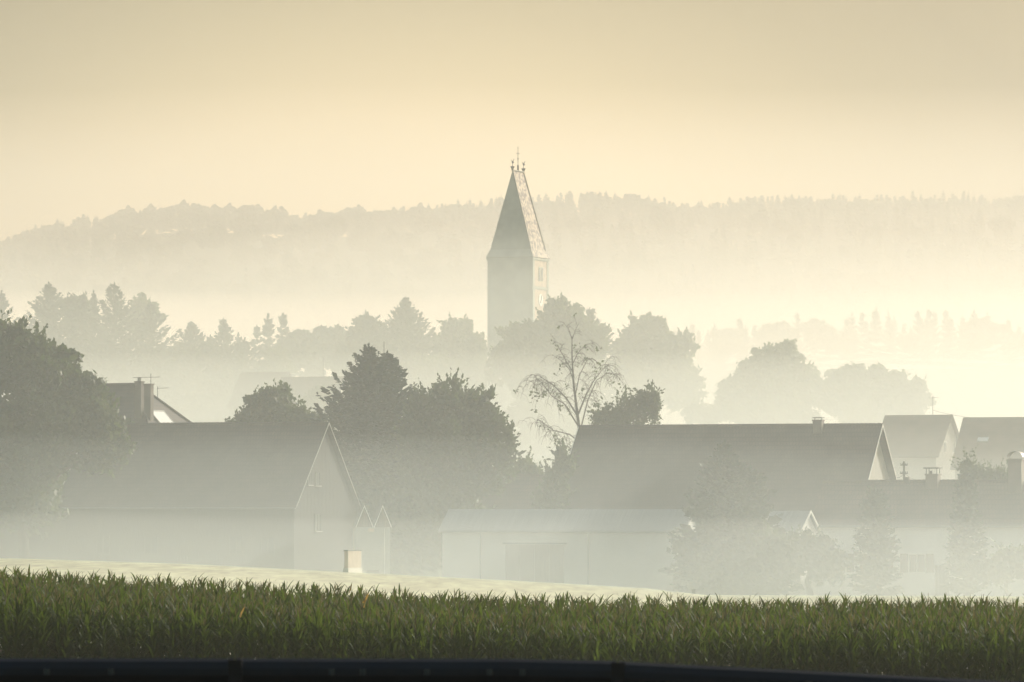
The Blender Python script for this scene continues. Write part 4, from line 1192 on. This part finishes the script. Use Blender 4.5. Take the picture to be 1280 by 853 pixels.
# ------------------------------------------------------------------ maize
def corn_plant(rng, h=2.35, dry=0.0):
    """leaves as curved strips -> quads; returns (leaf quads, tassel quads)"""
    Q = []; T = []
    # stalk: three crossed strips
    for a in (0, 2.09, 4.19):
        dx, dy = 0.016 * math.cos(a), 0.016 * math.sin(a)
        Q.append([(-dx, -dy, 0), (dx, dy, 0), (dx * .6, dy * .6, h * .93), (-dx * .6, -dy * .6, h * .93)])
    n = 15
    az = rng.uniform(0, 6.28)
    for i in range(n):
        z = h * (0.12 + 0.80 * i / (n - 1))
        az += math.pi + rng.uniform(-0.5, 0.5)
        t = i / (n - 1)
        ln = (0.42 + 0.45 * math.sin(math.pi * min(1, t * 0.92 + .1))) * rng.uniform(0.75, 1.1)
        el = R(rng.uniform(48, 74)) + 0.12 * t
        curl = R(rng.uniform(70, 125)) * (1 - 0.62 * t)
        wdt = 0.031 * rng.uniform(0.8, 1.15)
        m = 6
        pts = []; pz = z; pr = 0.0; a_ = el
        for j in range(m + 1):
            pts.append((pr, pz)); a_ = el - curl * ((j + .5) / m) ** 1.4
            pr += ln / m * math.cos(a_); pz += ln / m * math.sin(a_)
        c, sn = math.cos(az), math.sin(az)
        tw = rng.uniform(-0.6, 0.6)
        for j in range(m):
            w0 = wdt * (1 - (j / m) ** 2.2) * (0.55 if j == 0 else 1); w1 = wdt * (1 - ((j + 1) / m) ** 2.2)
            (r0, z0), (r1, z1) = pts[j], pts[j + 1]
            k0 = tw * j / m; k1 = tw * (j + 1) / m
            Q.append([(r0 * c - sn * w0, r0 * sn + c * w0, z0 + w0 * k0), (r0 * c + sn * w0, r0 * sn - c * w0, z0 - w0 * k0),
                      (r1 * c + sn * w1, r1 * sn - c * w1, z1 - w1 * k1), (r1 * c - sn * w1, r1 * sn + c * w1, z1 + w1 * k1)])
    # tassel
    for i in range(5):
        a = rng.uniform(0, 6.28); sp = 0.0 if i == 0 else rng.uniform(0.05, 0.13)
        L = 0.26 if i == 0 else rng.uniform(0.12, 0.22)
        c, sn = math.cos(a), math.sin(a)
        zb = h * .93
        dx, dy = -sn * .010, c * .010
        T.append([(-dx, -dy, zb), (dx, dy, zb), (c * sp + dx * .5, sn * sp + dy * .5, zb + L), (c * sp - dx * .5, sn * sp - dy * .5, zb + L)])
    return np.array(Q, dtype=np.float32), np.array(T, dtype=np.float32)

crng = np.random.default_rng(12)
protos = [corn_plant(crng) for _ in range(14)]

def two_mat_mesh(name, A, B, mA, mB, C=None, mC=None):
    V = np.concatenate([x for x in (A, B, C) if x is not None])
    me = quad_mesh(name, V, mA); me.materials.append(mB)
    idx = np.zeros(len(V), dtype=np.int32); idx[len(A):len(A) + len(B)] = 1
    if C is not None:
        me.materials.append(mC); idx[len(A) + len(B):] = 2
    me.polygons.foreach_set('material_index', idx)
    me.update()
    return me

CY0 = 118.0
plant_meshes = [two_mat_mesh('maize_plant', q, t, M['corn'], M['tassel']) for q, t in protos]
cnt = 0
for row in range(2):
    y = CY0 + row * 0.72
    for i in range(150):
        x = -13.1 + i * 0.176 + crng.uniform(-.05, .05)
        yy = y + crng.uniform(-.08, .08)
        o = bpy.data.objects.new('maize_plant', plant_meshes[crng.integers(len(plant_meshes))])
        COL.objects.link(o)
        o.location = (x, yy, G(x, yy) - 0.05)
        s_ = crng.uniform(0.86, 1.06)
        o.scale = (s_, s_, s_)
        o.rotation_euler = (crng.uniform(-.08, .08), crng.uniform(-.02, .14), crng.uniform(0, 6.28))
        tag(o, 'green maize plant in the two front rows of the crop', 'maize plant', 'maize plants in the front rows')
        cnt += 1
LA, LB, LC = [], [], []
y = CY0 + 1.44
while y < 150.5:
    hw = y / F * 700
    far = y > 124
    xsr = np.arange(-hw, hw, 0.13 if y < 124 else 0.17)
    for x in xsr:
        q, t = protos[crng.integers(len(protos))]
        xx = x + crng.uniform(-.06, .06); yy = y + crng.uniform(-.12, .12)
        s_ = crng.uniform(0.84, 1.07) + 0.06 * math.sin(xx * 0.9 + yy) * 0.6
        a = crng.uniform(0, 6.28); c, sn = math.cos(a), math.sin(a)
        if far:                                       # only the upper leaves of the inner rows can be seen
            q = q[3 + 6 * 7:]
        lean = crng.uniform(-.03, .10)
        def tr(q):
            q = q * s_
            return np.stack([q[..., 0] * c - q[..., 1] * sn + q[..., 2] * lean, q[..., 0] * sn + q[..., 1] * c, q[..., 2]], -1) + np.array([xx, yy, 0], dtype=np.float32)
        g0 = float(0)
        LA.append((tr(q), xx, yy)); LB.append((tr(t), xx, yy))
    y += 0.72 if y < 124 else 0.95
gA = gz(np.array([a[1] for a in LA]), np.array([a[2] for a in LA])) - 0.05
A_ = np.concatenate([a[0] + np.array([0, 0, g_]) for a, g_ in zip(LA, gA)])
B_ = np.concatenate([b[0] + np.array([0, 0, g_]) for b, g_ in zip(LB, gA)])
o = link_mesh('maize_field', two_mat_mesh('maize_field', A_, B_, M['corn'], M['tassel']))
tag(o, 'dense green maize crop across the foreground behind its front rows', None, None, 'stuff')

# withered yellow leaves caught in the front row
q, t = protos[0]
for i, (px, py) in enumerate(((454, 754), (436, 742), (455, 760), (300, 772), (1010, 790))):
    p = at(px, py, CY0 - 0.35)
    m_ = MB(); 
    m_.add([(-.02, 0, 0), (.02, .01, 0), (.035, .0, .10), (.03, .02, .2), (.0, .03, .3), (-.015, .02, .18), (-.01, .01, .09)], [(0, 1, 2, 6), (6, 2, 3, 5), (5, 3, 4)])
    o = m_.build('withered_leaf', M['corn_dry']); o.location = p; o.rotation_euler = (0.3, 0.5 - .3 * i, i)
    tag(o, 'small withered orange leaf hanging in the maize front', 'leaf', 'withered leaves in the maize')

# ------------------------------------------------------------------ guard rail in the foreground
RY = 25.4
def rail_top(px):
    return np.interp(px, [-400, 0, 640, 760, 900, 1060, 1280, 1500], [824, 823, 823.5, 826, 833, 841, 853, 868])
root = empty('guard_rail', (0, RY, 2.95))
def rail_piece(pa, pb, name='rail'):
    n = 24
    prof = [(0.00, 0.0), (-0.035, -0.015), (-0.06, -0.05), (-0.06, -0.085), (-0.015, -0.125), (-0.015, -0.165), (-0.06, -0.205), (-0.06, -0.26), (-0.03, -0.31), (0.0, -0.315), (0.03, -0.29), (0.03, -0.02)]
    V = []; Fq = []; m_ = len(prof)
    for i in range(n + 1):
        px = pa + (pb - pa) * i / n
        p = at(px, rail_top(px), RY)
        for (dy, dz) in prof: V.append((p.x, dy, p.z + dz - 2.95))
    for i in range(n):
        for j in range(m_):
            j2 = (j + 1) % m_
            Fq.append((i * m_ + j, i * m_ + j2, (i + 1) * m_ + j2, (i + 1) * m_ + j))
    Fq.append(tuple(range(m_))); Fq.append(tuple(reversed(range(n * m_, (n + 1) * m_))))
    return MB().add(V, Fq).build(name, M['rail'], root, False)
joints = [-185, 295, 772, 1252]
rail_piece(-420, -189); rail_piece(-185, 292); rail_piece(296, 770); rail_piece(774, 1250); rail_piece(1254, 1500)
for jx in joints:
    p = at(jx, rail_top(jx), RY)
    MB().box(p.x - 0.035, p.x + 0.035, -0.09, -0.062, p.z - 2.95 - 0.31, p.z - 2.95 - 0.004).build('joint_plate', M['rail_joint'], root)
    MB().box(p.x - 0.05, p.x + 0.05, 0.035, 0.14, -0.3, p.z - 2.95 - 0.06).build('post', M['rail_joint'], root)
for bx_ in (60, 140, 415, 454, 534, 612, 653, 1010):
    p = at(bx_, rail_top(bx_) + 16.5, RY)
    MB().lathe((p.x, -0.066, p.z - 2.95), [(0.015, -0.015), (0.015, 0.015)], 8).build('bolt', M['bolt'], root)
tag(root, 'dark navy steel guard rail across the bottom, dropping at the right', 'guard rail')
